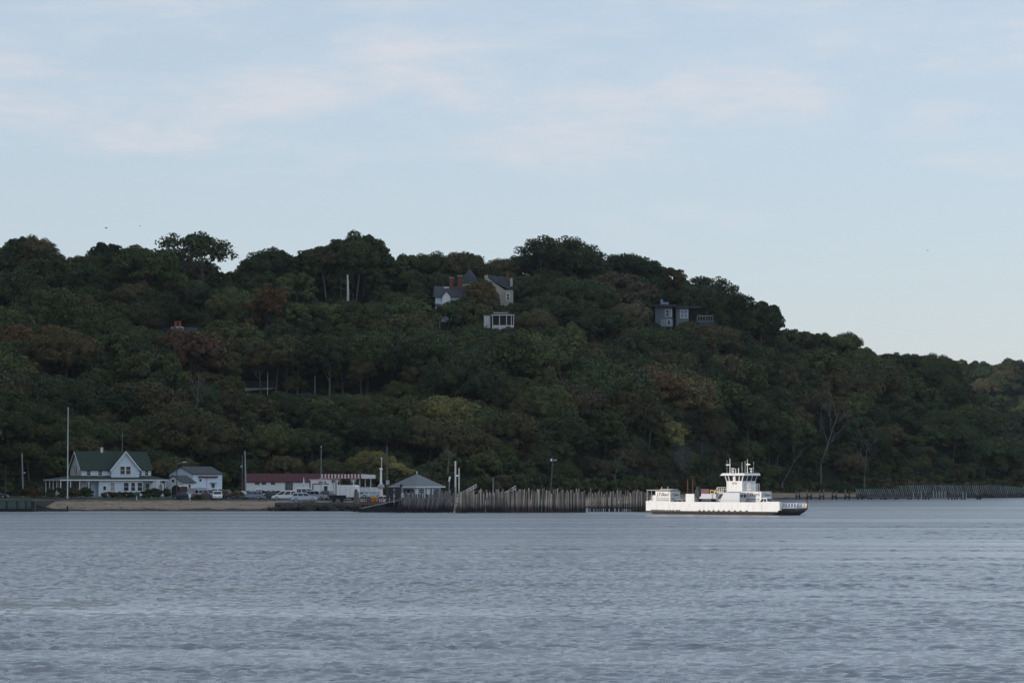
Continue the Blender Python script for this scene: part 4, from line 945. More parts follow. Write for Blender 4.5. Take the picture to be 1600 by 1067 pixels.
# ------------------------------------------------------------------ vehicles
def glassy(mb, pts): mb.face(pts)
KIND = {  # belt height, hood height, cabin x fractions (from rear): rear bottom, rear top, front top, front bottom
    'sedan': (.60, .56, (.16, .30, .60, .76), 0.0), 'suv': (.56, .54, (.015, .06, .62, .77), 0.0), 'wagon': (.57, .54, (.02, .09, .60, .76), 0.0),
    'van': (.50, .46, (.01, .015, .72, .90), 0.0), 'minivan': (.50, .46, (.015, .07, .62, .88), 0.0), 'pickup': (.56, .55, (.42, .46, .64, .76), 0.0)}
def vehicle(kind, lab, cat, L, W_, H, pm, x, y, z, ang, group=None, panel=False):
    belt, hood, cab, _ = KIND[kind]; zb, zh = belt * H, hood * H
    h = thing({'pickup': 'pickup_truck', 'van': 'cargo_van'}.get(kind, 'parked_car'), lab, cat, (x, y, z), ang, group)
    hw = W_ / 2; X = lambda f: -L / 2 + f * L
    b = MB()
    # lower body with rounded nose/tail in profile, wheel arches read as dark tyres
    prof = [(X(0.02), .22 * H if H < 2 else .35), (X(.98), .2 * H if H < 2 else .35), (X(1), zh * .62), (X(.985), zh * .9), (X(.93), zh), (X(cab[3]), zb), (X(cab[0]), zb), (X(.01), zb * .97), (X(0), zb * .55)]
    if kind == 'pickup': prof = [(X(0), .35), (X(.98), .35), (X(1), zh * .62), (X(.985), zh * .92), (X(.93), zh), (X(cab[3]), zb), (X(.42), zb), (X(.42), zb * .98), (X(0), zb * .98)]
    b.prism(prof, -hw, hw)
    ct = .84 if kind not in ('van',) else .93; e = .03
    rb, rt, ft, fb = [X(q) for q in cab]; zt = H
    bw, tw = hw * .985, hw * ct
    if kind == 'pickup':
        pass
    b.hexa([(rb, -bw, zb - .01), (fb, -bw, zb - .01), (fb, bw, zb - .01), (rb, bw, zb - .01), (rt, -tw, zt - .06), (ft, -tw, zt - .06), (ft, tw, zt - .06), (rt, tw, zt - .06)])
    b.hexa([(rt, -tw, zt - .06), (ft, -tw, zt - .06), (ft, tw, zt - .06), (rt, tw, zt - .06), (rt + .12, -tw * .92, zt), (ft - .1, -tw * .92, zt), (ft - .1, tw * .92, zt), (rt + .12, tw * .92, zt)])
    body = b.build('body', pm, h)
    mod = body.modifiers.new('Bevel', 'BEVEL'); mod.width = .05; mod.segments = 2; mod.limit_method = 'ANGLE'
    def side(u0, u1, s, v0=.12, v1=.86):
        def pt(u, v):
            xb_, xt_ = rb + (fb - rb) * u, rt + (ft - rt) * u; q = bw + (tw - bw) * v + .012
            return (xb_ + (xt_ - xb_) * v, s * q, zb + (zt - .06 - zb) * v)
        return [pt(u0, v0), pt(u1, v0), pt(u1, v1), pt(u0, v1)]
    segs = {'sedan': [(.06, .48), (.52, .94)], 'suv': [(.05, .30), (.34, .62), (.66, .95)], 'wagon': [(.05, .30), (.34, .62), (.66, .95)], 'minivan': [(.05, .30), (.34, .62), (.66, .95)], 'pickup': [(.08, .48), (.53, .94)], 'van': [(.80, .97)] if panel or kind == 'van' else []}[kind]
    for s in (-1, 1):
        g = MB()
        for u0, u1 in segs: g.face(side(u0, u1, s))
        g.build('side_windows', M['glass'], h)
    g = MB()
    def slant(xb_, xt_, sg):
        o = sg * .015; a, c = .14, .88
        L_ = lambda v: xb_ + (xt_ - xb_) * v + o
        wv = lambda v: (bw + (tw - bw) * v) * .88
        z_ = lambda v: zb + (zt - .06 - zb) * v
        return [(L_(a), -wv(a), z_(a)), (L_(a), wv(a), z_(a)), (L_(c), wv(c), z_(c)), (L_(c), -wv(c), z_(c))]
    g.face(slant(fb, ft, 1)); g.build('windscreen', M['glass'], h)
    if kind != 'van': g = MB(); g.face(slant(rb, rt, -1)); g.build('rear_window', M['glass'], h)
    else:
        g = MB(); 
        for s in (-1, 1): g.box(X(.01) - .03, X(.01) - .005, s * .12 if s > 0 else -.75, .75 if s > 0 else -.12, zb + .35 * (zt - zb), zb + .75 * (zt - zb))
        g.build('rear_window', M['glass'], h)
    wr = .33 if H < 2 else .37
    for fx in (.19, .81):
        for s in (-1, 1):
            q = MB(); q.tube([(X(fx), s * (hw - .2), wr), (X(fx), s * (hw + .02), wr)], wr, 14); wl = q.build('wheel', M['tyre'], h)
            q = MB(); q.tube([(X(fx), s * (hw + .021), wr), (X(fx), s * (hw + .035), wr)], wr * .6, 10); q.build('rim', M['rim'], wl)
    for s in (-1, 1):
        q = MB(); q.box(X(.985), X(1.003), s * hw * .55 - .14 * (1 if s > 0 else 1) , s * hw * .55 + .2, zh * .68, zh * .86) if s > 0 else q.box(X(.985), X(1.003), -hw * .55 - .2, -hw * .55 + .14, zh * .68, zh * .86)
        q.build('headlight', M['lens'], h)
        q = MB(); a0, a1 = sorted((s * hw * .70, s * hw * .97)); q.box(X(-.004), X(.01), a0, a1, zb * .68, zb * .95); q.build('tail_light', M['redlamp'], h)
    q = MB(); q.box(X(1) - .04, X(1) + .06, -hw * .95, hw * .95, .32, .5); q.build('bumper', M['galv'], h)
    q = MB(); q.box(X(0) - .06, X(0) + .04, -hw * .95, hw * .95, .32, .52); q.build('bumper', M['galv'], h)
    if kind == 'pickup':
        q = MB(); q.box(X(.03), X(.41), -hw * .86, hw * .86, zb * .985, zb * 1.0); q.build('cargo_bed', M['blackish'], h)
    return h
def park(kind, lab, px, D, L, W_, H, pm, deg, cat='car', **k):
    x = GX(px, D); return vehicle(kind, lab, cat, L, W_, H, pm, x, D, gnd(x, D) + .04, R(deg), **k)
G = 'vehicles parked along the quay'
park('sedan', 'dark blue car half out of frame at the far left shore', -4, 560, 4.5, 1.8, 1.45, P['navy'], 0, group=G)
park('suv', 'white and grey sport utility car half hidden behind the white car by the beach sign', 325, 556, 4.8, 1.9, 1.9, P['silver'], 25, group=G)
park('suv', 'white car seen head-on at the edge of the beach right of the red truck', 340.5, 547, 4.5, 1.85, 1.75, P['white'], -84, group=G)
park('minivan', 'white high minivan seen from behind beyond the head-on white car', 339, 560, 4.8, 2.0, 2.05, P['white'], 80, group=G)
park('sedan', 'burgundy low car in front of the grey and white sport utility car', 323, 549, 4.4, 1.75, 1.3, P['burg'], 10, group=G)
park('sedan', 'dark navy car at the left nose of the red flatbed truck', 288, 551, 4.5, 1.8, 1.4, P['navy'], 160, group=G)
park('suv', 'dark green-black car right of the white head-on car', 353, 562, 4.6, 1.85, 1.7, P['dark'], 60, group=G)
park('sedan', 'white car mostly hidden behind the tan round bush', 375, 560, 4.5, 1.8, 1.5, P['white'], 170, group=G)
park('wagon', 'blue-grey estate car right of the tan round bush', 394, 554, 4.7, 1.8, 1.6, P['bluegrey'], 178, group=G)
park('pickup', 'white pickup truck behind the blue-grey estate car', 408, 563, 5.2, 1.95, 1.85, P['white'], 180, 'pickup truck', group=G)
park('sedan', 'charcoal saloon car left of the large white minivan', 426, 558, 4.6, 1.8, 1.45, P['dark'], 8, group=G)
park('minivan', 'large white minivan facing left above the quay railing', 446, 546, 5.0, 1.95, 1.85, P['white'], 180, group=G)
park('wagon', 'pale silver-blue estate car with dark windows facing right on the quay', 476, 541, 5.0, 1.85, 1.72, P['paleblue'], 2, group=G)
park('minivan', 'white van behind the pale silver-blue estate car', 481, 562, 4.9, 1.95, 2.1, P['white'], 0, group=G)
park('suv', 'silver car right of the pale silver-blue estate car', 497, 551, 4.8, 1.9, 1.75, P['silver'], -30, group=G)
park('suv', 'dark navy car between the silver car and the white box trailer', 514, 552, 4.6, 1.85, 1.75, P['navy'], 75, group=G)
park('sedan', 'white car facing left beside the white column', 598, 541, 4.4, 1.8, 1.5, P['white'], 175, group=G)
park('minivan', 'white van parked behind the picket fence left of the white column', 581, 566, 4.6, 1.9, 2.0, P['paleblue'], 180, group=G)
def red_truck():
    D = 559; x = GX(302, D); h = thing('flatbed_truck', 'red flatbed truck with a white-roofed cab carrying a grey load by the workshop', 'truck', (x, D, gnd(x, D) + .04), R(180))
    MB().box(-2.9, 1.2, -1.05, 1.05, .7, 1.15).build('truck_bed', M['red'], h)
    q = MB(); q.prism([(1.2, .5), (3.0, .5), (3.0, 1.4), (2.6, 1.5), (2.3, 2.4), (1.2, 2.4)], -1.0, 1.0); q.build('cab', M['red'], h)
    MB().box(1.0, 2.7, -1.1, 1.1, 2.41, 2.6).build('cab_roof', M['white'], h)
    MB().box(-2.7, 1.0, -.95, .95, 1.16, 2.1).build('load', M['galv'], h)
    q = MB(); q.face([(1.35, 1.02, 1.6), (2.25, 1.02, 1.6), (2.15, 1.02, 2.3), (1.35, 1.02, 2.3)]); q.build('side_window', M['glass'], h)
    MB().box(-2.9, 1.2, 1.051, 1.09, 1.0, 1.12).build('stripe', M['white'], h)
    for fx in (-2.0, 2.1):
        for s in (-1, 1): q = MB(); q.tube([(fx, s * .8, .42), (fx, s * 1.04, .42)], .42, 12); q.build('wheel', M['tyre'], h)
red_truck()
def box_trailer():
    D = 549; x = GX(541.5, D); gz = gnd(x, D) + .04; h = thing('box_trailer', 'boxy white trailer with rear doors parked right of a dark flatbed', 'trailer', (x, D, gz), R(-18))
    z0, z1 = .9, GZ(757.5, D) - gz; q = MB(); q.prism([(-2.0, z0), (1.75, z0), (1.75, z1 - .25), (1.5, z1), (-1.8, z1), (-2.0, z1 - .25)], 0, 2.4); q.build('body', M['white'], h)
    for x_ in (-1.3, -.1, .75): MB().box(x_ - .02, x_ + .02, -.02, 0, z0 + .1, z1 - .3).build('door_seam', M['galv'], h)
    MB().box(-.2, 1.7, -.03, .0, .55, z0 - .01).build('lower_door', M['white'], h)
    for s in (-1.2, 1.2): q = MB(); q.tube([(s, .2, .42), (s, .5, .42)], .42, 12); q.build('wheel', M['tyre'], h)
    MB().box(-1.9, 1.6, .15, 2.2, .45, .88).build('chassis', M['blackish'], h)
    D = 543; x = GX(528, D); h = thing('flatbed_trailer', 'low dark flatbed trailer in front of the white box trailer', 'trailer', (x, D, gnd(x, D) + .04))
    MB().box(-1.5, 1.6, -1, 1, .55, 1.25).build('body', M['blackish'], h)
    for fx in (-.7, .8):
        for s in (-1, 1): q = MB(); q.tube([(fx, s * .85, .32), (fx, s * 1.05, .32)], .32, 12); q.build('wheel', M['tyre'], h)
    MB().bar((1.6, 0, .6), (2.6, 0, .5), .12).build('drawbar', M['galv'], h)
box_trailer()
def oddments():
    D = 540; x = GX(571.5, D); h = thing('skiff', 'small white open boat resting on the dock right of the person', 'boat', (x, D, gnd(x, D) + .05))
    q = MB(); n = 9; ring = []
    for i in range(n):
        t = i / (n - 1); xx = -1.3 + 2.6 * t; w_ = .55 * math.sqrt(max(0.02, 1 - (t * 1.05 - .1) ** 4)) if t > .1 else .45
        ring.append([(xx, -w_, .95), (xx, -w_ * .7, .45), (xx, 0, .3), (xx, w_ * .7, .45), (xx, w_, .95)])
    for a, b in zip(ring, ring[1:]):
        for i in range(4): q.face([a[i], b[i], b[i + 1], a[i + 1]])
    q.face(ring[0]); q.face(ring[-1]); q.build('hull', M['white'], h)
    MB().box(-.9, .9, -.35, .35, 0, .32).build('cradle', M['utility'], h); MB().box(-.2, .2, -.5, .5, .8, .86).build('thwart', M['utility'], h)
    D = 539; x = GX(583.5, D); h = thing('loader', 'small orange and navy loader parked left of the white column', 'loader', (x, D, gnd(x, D) + .05))
    MB().prism([(-.5, .6), (.75, .6), (.75, 1.5), (-.1, 1.65), (-.5, 1.5)], -.5, .5).build('body', M['orange'], h)
    MB().box(-1.15, -.52, -.55, .55, .5, 1.5).build('engine_cover', M['bluedoor'], h)
    q = MB(); q.box(-.1, .4, -.55, -.52, .95, 1.4); q.build('panel', M['yellowp'], h)
    MB().prism([(.76, .2), (1.3, .2), (1.35, .3), (.8, .75)], -.6, .6).build('bucket', M['rust'], h)
    for fx in (-.75, .45):
        for s in (-1, 1): q = MB(); q.tube([(fx, s * .5, .3), (fx, s * .68, .3)], .3, 12); q.build('wheel', M['tyre'], h)
oddments()

# ------------------------------------------------------------------ person on the dock
def skin_fig(name, verts, edges, radii, m, parent, root=0):
    me = bpy.data.meshes.new(name); me.from_pydata(verts, edges, []); o = bpy.data.objects.new(name, me); COL.objects.link(o); o.parent = parent
    me.materials.append(m); s = o.modifiers.new('Skin', 'SKIN'); s.use_smooth_shade = True
    me.skin_vertices.new() if not me.skin_vertices else None
    for v, r_ in zip(me.skin_vertices[0].data, radii): v.radius = (r_, r_) if not isinstance(r_, tuple) else r_
    me.skin_vertices[0].data[root].use_root = True
    o.modifiers.new('Subdivision', 'SUBSURF').levels = 1; o.modifiers['Subdivision'].render_levels = 2
    return o
def person():
    D = 541; x = GX(560.5, D); h = thing('person', 'person with dark hair in a white shirt and dark red trousers standing on the dock', 'person', (x, D, gnd(x, D) + .04), R(20))
    V = [(0, 0, .95), (0, 0, 1.2), (0, 0, 1.42), (0, 0, 1.53), (0, -.01, 1.66), (0, -.01, 1.76), (-.1, 0, .88), (-.12, -.02, .48), (-.13, .03, .08), (-.13, -.12, .04), (.1, 0, .88), (.12, .0, .48), (.13, .05, .08), (.13, -.1, .04),
         (-.19, 0, 1.4), (-.26, .02, 1.14), (-.24, -.1, .92), (-.23, -.14, .84), (.19, 0, 1.4), (.27, .03, 1.14), (.25, -.08, .92), (.24, -.12, .84)]
    E = [(0, 1), (1, 2), (2, 3), (3, 4), (4, 5), (0, 6), (6, 7), (7, 8), (8, 9), (0, 10), (10, 11), (11, 12), (12, 13), (2, 14), (14, 15), (15, 16), (16, 17), (2, 18), (18, 19), (19, 20), (20, 21)]
    Rd = [.14, .13, .14, .055, .095, .07, .085, .06, .04, .035, .085, .06, .04, .035, .055, .042, .03, .03, .055, .042, .03, .03]
    body = skin_fig('body', V, E, Rd, M['skin'], h)
    skin_fig('shirt', [(0, 0, .9), (0, 0, 1.2), (0, 0, 1.42), (-.2, 0, 1.41), (-.26, .02, 1.18), (.2, 0, 1.41), (.27, .03, 1.18)], [(0, 1), (1, 2), (2, 3), (3, 4), (2, 5), (5, 6)], [.17, .16, .165, .075, .07, .075, .07], M['shirt'], h)
    skin_fig('trousers', [(0, 0, .96), (-.1, 0, .86), (-.12, -.02, .48), (-.13, .03, .12), (.1, 0, .86), (.12, 0, .48), (.13, .05, .12)], [(0, 1), (1, 2), (2, 3), (0, 4), (4, 5), (5, 6)], [.155, .11, .08, .06, .11, .08, .06], M['shorts'], h)
    MB().ball((0, .025, 1.72), .118, 10, 1.05).build('hair', M['hair'], h, smooth=True)
    for s in (-1, 1):
        for k in range(5):
            q = MB(); fx = s * .235 + (k - 2) * .016; q.tube([(fx, -.15, .82), (fx, -.16, .78 - .01 * (2 - abs(k - 2))), (fx, -.15, .745)], [.009, .008, .006], 5); q.build('finger', M['skin'], body)
person()

# ------------------------------------------------------------------ ferry
FT = R(50); FU = Vector((math.sin(FT), -math.cos(FT), 0)); FL = Vector((math.cos(FT), math.sin(FT), 0)); FD = 473.0
FC = Vector((GX(1132.4, FD), FD, 0)); FANG = math.atan2(FU.y, FU.x)
def fpos(x, y, z=0): return FC + FU * x + FL * y + Vector((0, 0, z))
DECK = 1.1
def text_mesh(name, s, size, m, parent, mtx, bold=0.0, align='CENTER', shear=0.0):
    cu = bpy.data.curves.new(name, 'FONT'); cu.body = s; cu.size = size; cu.align_x = align; cu.extrude = .004; cu.offset = bold; cu.shear = shear
    o = bpy.data.objects.new(name, cu); COL.objects.link(o); dg = bpy.context.evaluated_depsgraph_get(); dg.update()
    me = bpy.data.meshes.new_from_object(o.evaluated_get(dg)); bpy.data.objects.remove(o); me.materials.clear(); me.materials.append(m)
    n = bpy.data.objects.new(name, me); COL.objects.link(n); n.parent = parent; n.matrix_local = mtx; return n
def ferry():
    h = thing('car_ferry', 'white double-ended car ferry with black hull and tall wheelhouse crossing before the piles', 'ferry', FC, FANG)
    out = [(13.4, -4), (15.3, -1.5), (15.3, 1.5), (12.0, 5), (-12.0, 5), (-15.3, 1.5), (-15.3, -1.5), (-13.4, -4)]
    def ring(k, z, dx=0): return [((x - math.copysign(dx, x)) * 1, y * k + .5 * (1 - k), z) for x, y in out]
    q = MB(); lv = [ring(.9, -.6, 2.6), ring(.95, .0, 1.5), ring(1, .55, .35), ring(1, .92, 0), ring(1, DECK, 0)]
    for a, b in zip(lv, lv[1:]):
        for i in range(8): j = (i + 1) % 8; q.face([a[i], a[j], b[j], b[i]])
    q.build('hull', M['hull'], h)
    q = MB(); q.face(ring(.995, DECK - .03)); q.build('deck', M['deck'], h)
    zb, zt = .60, 2.1
    # bulwark along both sides, lower steel end wall returns
    for y0, y1 in ((-4.08, -3.9), (4.9, 5.08)):
        xa = 13.4 if y0 < 0 else 7.0
        q = MB(); q.box(-xa, xa, y0, y1, zb, zt)
        if y0 < 0:
            q.box(-xa, -xa + 2.2, y0 - .004, y1, zt, zt + .12)
            q.box(xa - 3.0, xa, y0 - .004, y1, zt, zt + .12)
        q.build('bulwark', M['ferrywhite'], h)
    q = MB(); q.box(13.4, 13.75, -4.08, -3.3, .8, 2.2); q.build('bulwark_end', M['clapw'], h)
    # rubber fender half-discs along the foot of the bulwark
    q = MB()
    for px in [1018.5, 1022, 1025.5, 1029, 1033, 1037, 1042, 1046.5, 1051, 1056.5, 1060, 1091, 1097.5, 1105, 1112, 1119.5, 1127, 1135, 1143.5, 1152, 1161]:
        x = ((px - 1132.4) / 9.6 + 2.6) / math.sin(FT); pts = [(x + .24 * math.cos(a), .57 + .22 * math.sin(a)) for a in np.linspace(0, math.pi, 7)]; q.prism(pts, -4.16, -4.085)
    q.build('fender_strip', M['hull'], h)
    q = MB(); q.box(-13.5, 13.5, -4.18, -4.0, .46, .58); q.build('rub_rail', M['hull'], h)
    # bow and stern railings
    for sgn in (1, -1):
        pts = [Vector((13.75 * sgn, -3.4, 0)), Vector((15.2 * sgn, -1.5, 0)), Vector((15.2 * sgn, 1.4, 0)), Vector((12.3 * sgn, 4.7, 0))]
        for a, b in ((pts[0], pts[1]), (pts[2], pts[3])):
            q = MB(); n = 5
            for z in (1.2, 1.95): q.bar(a + Vector((0, 0, z)), b + Vector((0, 0, z)), .1, .12)
            for i in range(n + 1): p = a.lerp(b, i / n); q.bar(p + Vector((.0, 0, 1.15)), p + Vector((.12 * sgn, 0, 1.98)), .1)
            q.build('end_railing', M['ferrywhite'], h)
        q = MB(); n = 5; a, b = pts[1], pts[2]
        for z in (1.25, 2.0): q.bar(a + Vector((0, 0, z)), b + Vector((0, 0, z)), .1, .12)
        for i in range(n + 1): p = a.lerp(b, i / n); q.bar(p + Vector((0, 0, 1.2)), p + Vector((0, 0, 2.0)), .1)
        q.build('gate', M['ferrywhite'], h)
        q = MB(); q.box(*sorted((15.1 * sgn, 15.25 * sgn)), 1.5, 1.75, 1.1, 2.5); q.build('gate_post', M['rust'], h)
        q = MB(); q.box(*sorted((13.5 * sgn, 13.7 * sgn)), -3.28, -3.1, 1.1, 2.35); q.build('gate_post', M['rust'], h)
        q = MB(); a, b = sorted((15.25 * sgn, 15.45 * sgn)); q.box(a, b, -1.5, 1.5, .85, 1.05); q.build('ramp_lip', M['hull'], h)
        q = MB(); q.tube([(14.6 * sgn, 2.3, 1.7), (14.2 * sgn, 2.7, 1.7)], .36, 10); q.build('life_ring', M['orange'], h)
    # vent tower with two exhausts
    q = MB(); q.box(-5.1, -3.35, -4.09, -3.4, 1.05, 3.42); t = q.build('vent_tower', M['ferrywhite'], h)
    for x in (-4.95, -3.9): q = MB(); q.tube([(x, -3.7, 3.4), (x, -3.7, 5.85)], .08, 8); q.build('exhaust_pipe', M['rust'], t)
    q = MB(); q.box(-3.3, -2.5, -3.9, -3.3, 3.0, 4.1); q.tube([(-2.9, -3.6, 4.1), (-2.9, -3.6, 4.6)], .35, 8); q.box(-3.1, -2.7, -3.7, -3.5, 1.1, 3.0); q.build('ventilator', M['darktimber'], t)
    # wheelhouse on its casing
    x0, x1, y0, y1 = -1.0, 2.2, 1.8, 5.7
    q = MB(); q.box(x0, x1, y0, y1, 3.75, 5.55)
    q.box(x0 + .3, x1 - .3, 4.1, 4.9, 1.1, 3.75); wh = q.build('wheelhouse', M['ferrywhite'], h)
    for (xx, yy) in ((x0 + .15, y0 + .15), (x1 - .15, y0 + .15)): q = MB(); q.box(xx - .12, xx + .12, yy - .12, yy + .12, 1.1, 3.75); q.build('leg', M['ferrywhite'], wh)
    # glazed band flaring outward
    g = MB(); fl = .28; b0 = [(x0 + .05, y0 + .05), (x1 - .05, y0 + .05), (x1 - .05, y1 - .05), (x0 + .05, y1 - .05)]; t0 = [(x0 - fl + .05, y0 - .02), (x1 + fl - .05, y0 - .02), (x1 + fl - .05, y1), (x0 - fl + .05, y1)]
    g.hexa([(*p, 5.55) for p in b0] + [(*p, 6.4) for p in t0]); g.build('wheelhouse_window', M['glass'], wh)
    m = MB()
    def mull(pa, pb, ta, tb, us, w_):
        for u in us:
            a = Vector((pa[0] + (pb[0] - pa[0]) * u, pa[1] + (pb[1] - pa[1]) * u, 5.55)); b = Vector((ta[0] + (tb[0] - ta[0]) * u, ta[1] + (tb[1] - ta[1]) * u, 6.4)); m.bar(a, b, w_ if not hasattr(w_, '__len__') else w_[0], w_)
    mull(b0[0], b0[1], t0[0], t0[1], (0, .18, .48, .52, .8, 1), .14); m.box(.35, .85, y0 - .03, y0 + .06, 5.5, 6.4)
    mull(b0[1], b0[2], t0[1], t0[2], (.33, .66, 1), .12); mull(b0[3], b0[0], t0[3], t0[0], (0, .33, .66), .12)
    m.build('window_frame', M['ferrywhite'], wh)
    q = MB(); q.hexa([(x0 - .95, y0 - .6, 6.45), (x1 + .95, y0 - .6, 6.45), (x1 + .95, y1 + .1, 6.45), (x0 - .95, y1 + .1, 6.45), (x0 - .6, y0 - .35, 6.85), (x1 + .6, y0 - .35, 6.85), (x1 + .6, y1 + .3, 6.85), (x0 - .6, y1 + .3, 6.85)]); q.build('wheelhouse_roof', M['ferrywhite'], wh)
    q = MB(); q.box(.15, 1.15, y0 - .05, y0 - .004, 5.05, 5.32); q.build('nameplate', M['cream'], wh)
    for k in range(6): pass
    for (x, y, z1_, r_) in ((x0 + .45, 2.2, 9.3, .09), (x1 - .05, 3.4, 9.15, .09)):
        q = MB(); q.tube([(x, y, 6.8), (x, y, z1_)], [r_, r_ * .5], 8); q.box(x - .75, x + .05, y - .12, y + .12, z1_ - 1.15, z1_ - .98) if x < 1 else q.box(x - .15, x + .55, y - .12, y + .12, z1_ - .95, z1_ - .75); q.build('mast', M['ferrywhite'], wh)
    for (x, y, z1_, r_) in ((x0 - .3, 2.4, 9.0, .018), (x0 + 1.6, 2.2, 7.6, .07), (x1 - 1.0, 3.2, 8.7, .03), (x1 - .65, 3.6, 8.9, .025), (x1 + .5, 4.4, 8.8, .018), (x1 - 1.0, 2.2, 7.7, .08), (x0 + .9, 2.0, 7.5, .03)):
        q = MB(); q.tube([(x, y, 6.8), (x, y, z1_)], r_, 6); q.build('antenna', M['ferrywhite'], wh)
    for (x, y) in ((x0 + 1.15, 2.1), (x1 + .1, 4.3)):
        q = MB(); q.ball((x, y, 7.15), .2); q.tube([(x, y, 6.8), (x, y, 7.6)], .05, 6); q.box(x - .3, x + .3, y - .08, y + .08, 7.55, 7.68); q.build('radar', M['ferrywhite'], wh)
    # balcony railing to the right and stair rail to the left
    q = MB()
    for (a, b) in (((x1, 2.6), (x1 + 1.3, 2.6)), ((x1 + 1.3, 2.6), (x1 + 1.3, 4.9))):
        n = 5
        for z in (4.2, 4.65, 5.1): q.bar((*a, z), (*b, z), .05)
        for i in range(n + 1): t_ = i / n; p = (a[0] + (b[0] - a[0]) * t_, a[1] + (b[1] - a[1]) * t_); q.bar((*p, 3.8), (*p, 5.12), .05)
    q.box(x1, x1 + 1.35, 2.5, 4.95, 3.7, 3.82); q.build('balcony', M['ferrywhite'], wh)
    q = MB()
    for z in (4.15, 4.5): q.bar((x0, 2.0, z), (x0 - 2.0, 2.0, z), .06)
    for i in range(6): q.bar((x0 - .4 * i, 2.0, 3.6), (x0 - .4 * i, 2.0, 4.52), .06)
    q.bar((x0 - 2.0, 2.0, 4.5), (x0 - 2.9, 2.0, 3.2), .06); q.box(x0 - 2.1, x0, 2.0, 3.2, 3.55, 3.65); q.build('stair_railing', M['ferrywhite'], wh)
    return h
ferry()
def box_truck(xr, y0, y1, L, lab, rack):
    # rear face at local x = xr, box runs towards the stern (-x)
    c = fpos(xr, (y0 + y1) / 2, DECK); h = thing('box_truck', lab, 'truck', c, FANG + math.pi)      # local +x = forward (stern)
    hw = (y1 - y0) / 2; zt = 2.62
    MB().box(.0, L, -hw, hw, .75, zt).build('cargo_box', M['ferrywhite'], h)
    MB().box(-.03, L + .03, -hw - .03, hw + .03, zt, zt + .1).build('roof', M['clapw'], h)
    q = MB(); q.prism([(L + .05, .4), (L + 1.75, .4), (L + 1.75, 1.1), (L + 1.1, 1.25), (L + .8, 2.05), (L + .05, 2.05)], -hw * .85, hw * .85); q.build('cab', P['white'], h)
    q = MB(); q.prism([(L + .83, 1.98), (L + 1.1, 1.3), (L + 1.13, 1.3), (L + .86, 1.99)], -hw * .75, hw * .75); q.build('windscreen', M['glass'], h)
    MB().box(0, L + 1.6, -.45, .45, .4, .74).build('chassis', M['blackish'], h)
    for fx in (.7, L + 1.2):
        for s in (-1, 1): q = MB(); q.tube([(fx, s * (hw - .3), .4), (fx, s * (hw - .02), .4)], .4, 12); q.build('wheel', M['tyre'], h)
    # lettering: the side facing the photographer is local +y (forward is -x of the ferry)
    def lines(mx, wd, par):
        text_mesh('lettering', 'J.T.Ekern', .62 * wd / 2.8, M['ink'], par, mx @ Matrix.Translation((0, 1.95, 0)), .012, shear=.25)
        q = MB()
        for k, (z, a) in enumerate(((1.5, .44), (1.22, .40), (.92, .16))):
            x = -a * wd
            while x < a * wd: e = min(x + rnd.uniform(.12, .34), a * wd); q.box(x, e, z - .045, z + .045, .004, .012); x = e + .07
        o = q.build('small_print', M['ink'], par); o.matrix_local = mx
        q = MB(); q.box(wd * .36, wd * .42, 2.5, 2.6, .004, .01); o = q.build('emblem', M['ink'], par); o.matrix_local = mx
    lines(Matrix.Translation((L / 2, hw + .01, 0)) @ Matrix.Rotation(math.pi, 4, 'Z') @ Matrix.Rotation(math.pi / 2, 4, 'X'), L, h)
    lines(Matrix.Translation((-.01, 0, 0)) @ Matrix.Rotation(-math.pi / 2, 4, 'Z') @ Matrix.Rotation(math.pi / 2, 4, 'X'), hw * 2, h)
    if rack:
        q = MB(); q.box(.2, L + 1.9, -hw, hw, zt + .22, zt + .36)
        q.box(.4, 3.0, -hw * .9, hw * .2, zt + .36, zt + .5); q.build('ladder_rack', M['cream'], h)
        for (a, s) in ((L + 1.8, 1), (L + 1.8, -1), (L + .9, 1)): q = MB(); q.box(a - .04, a + .04, s * hw * .95 - .04, s * hw * .95 + .04, .5, zt + .22); q.build('rack_post', M['galv'], h)
        for a in (.9, 2.2): q = MB(); q.tube([(a, hw * .6, zt + .3), (a, hw * .6, zt + .9)], .04, 5); q.build('rack_peg', M['clapw'], h)
    return h
box_truck(-10.3, -1.4, 1.35, 3.1, 'white lettered box truck with a roof rack at the ferry stern', True)
box_truck(6.4, 1.3, 4.2, 3.8, 'white lettered box truck on the ferry behind the wheelhouse', False)
def on_deck(kind, lab, cat, xr, yn, L, W_, H, pm, **k):   # rear at x=xr, near side at y=yn, facing the stern
    c = fpos(xr - L / 2, yn + W_ / 2, DECK - .02); return vehicle(kind, lab, cat, L, W_, H, pm, c.x, c.y, c.z, FANG + math.pi, **k)
on_deck('van', 'white cargo van on the ferry nearer the exhaust pipes', 'van', -2.2, .55, 5.4, 2.0, 2.35, P['van'])
on_deck('van', 'white cargo van on the ferry nearer the bow, right below the wheelhouse', 'van', 4.1, -1.55, 5.6, 2.05, 2.6, P['van'])
on_deck('pickup', 'white pickup with dark cab windows at the ferry bow', 'pickup truck', 12.9, -3.3, 5.0, 1.7, 1.75, P['white'])
on_deck('suv', 'dark car on the ferry just right of the white vent tower', 'car', -.4, -3.3, 4.4, 1.6, 1.55, P['dark'])
on_deck('sedan', 'grey car on the ferry between the lettered truck and vent tower', 'car', -5.4, -3.3, 4.4, 1.6, 1.5, P['silver'])
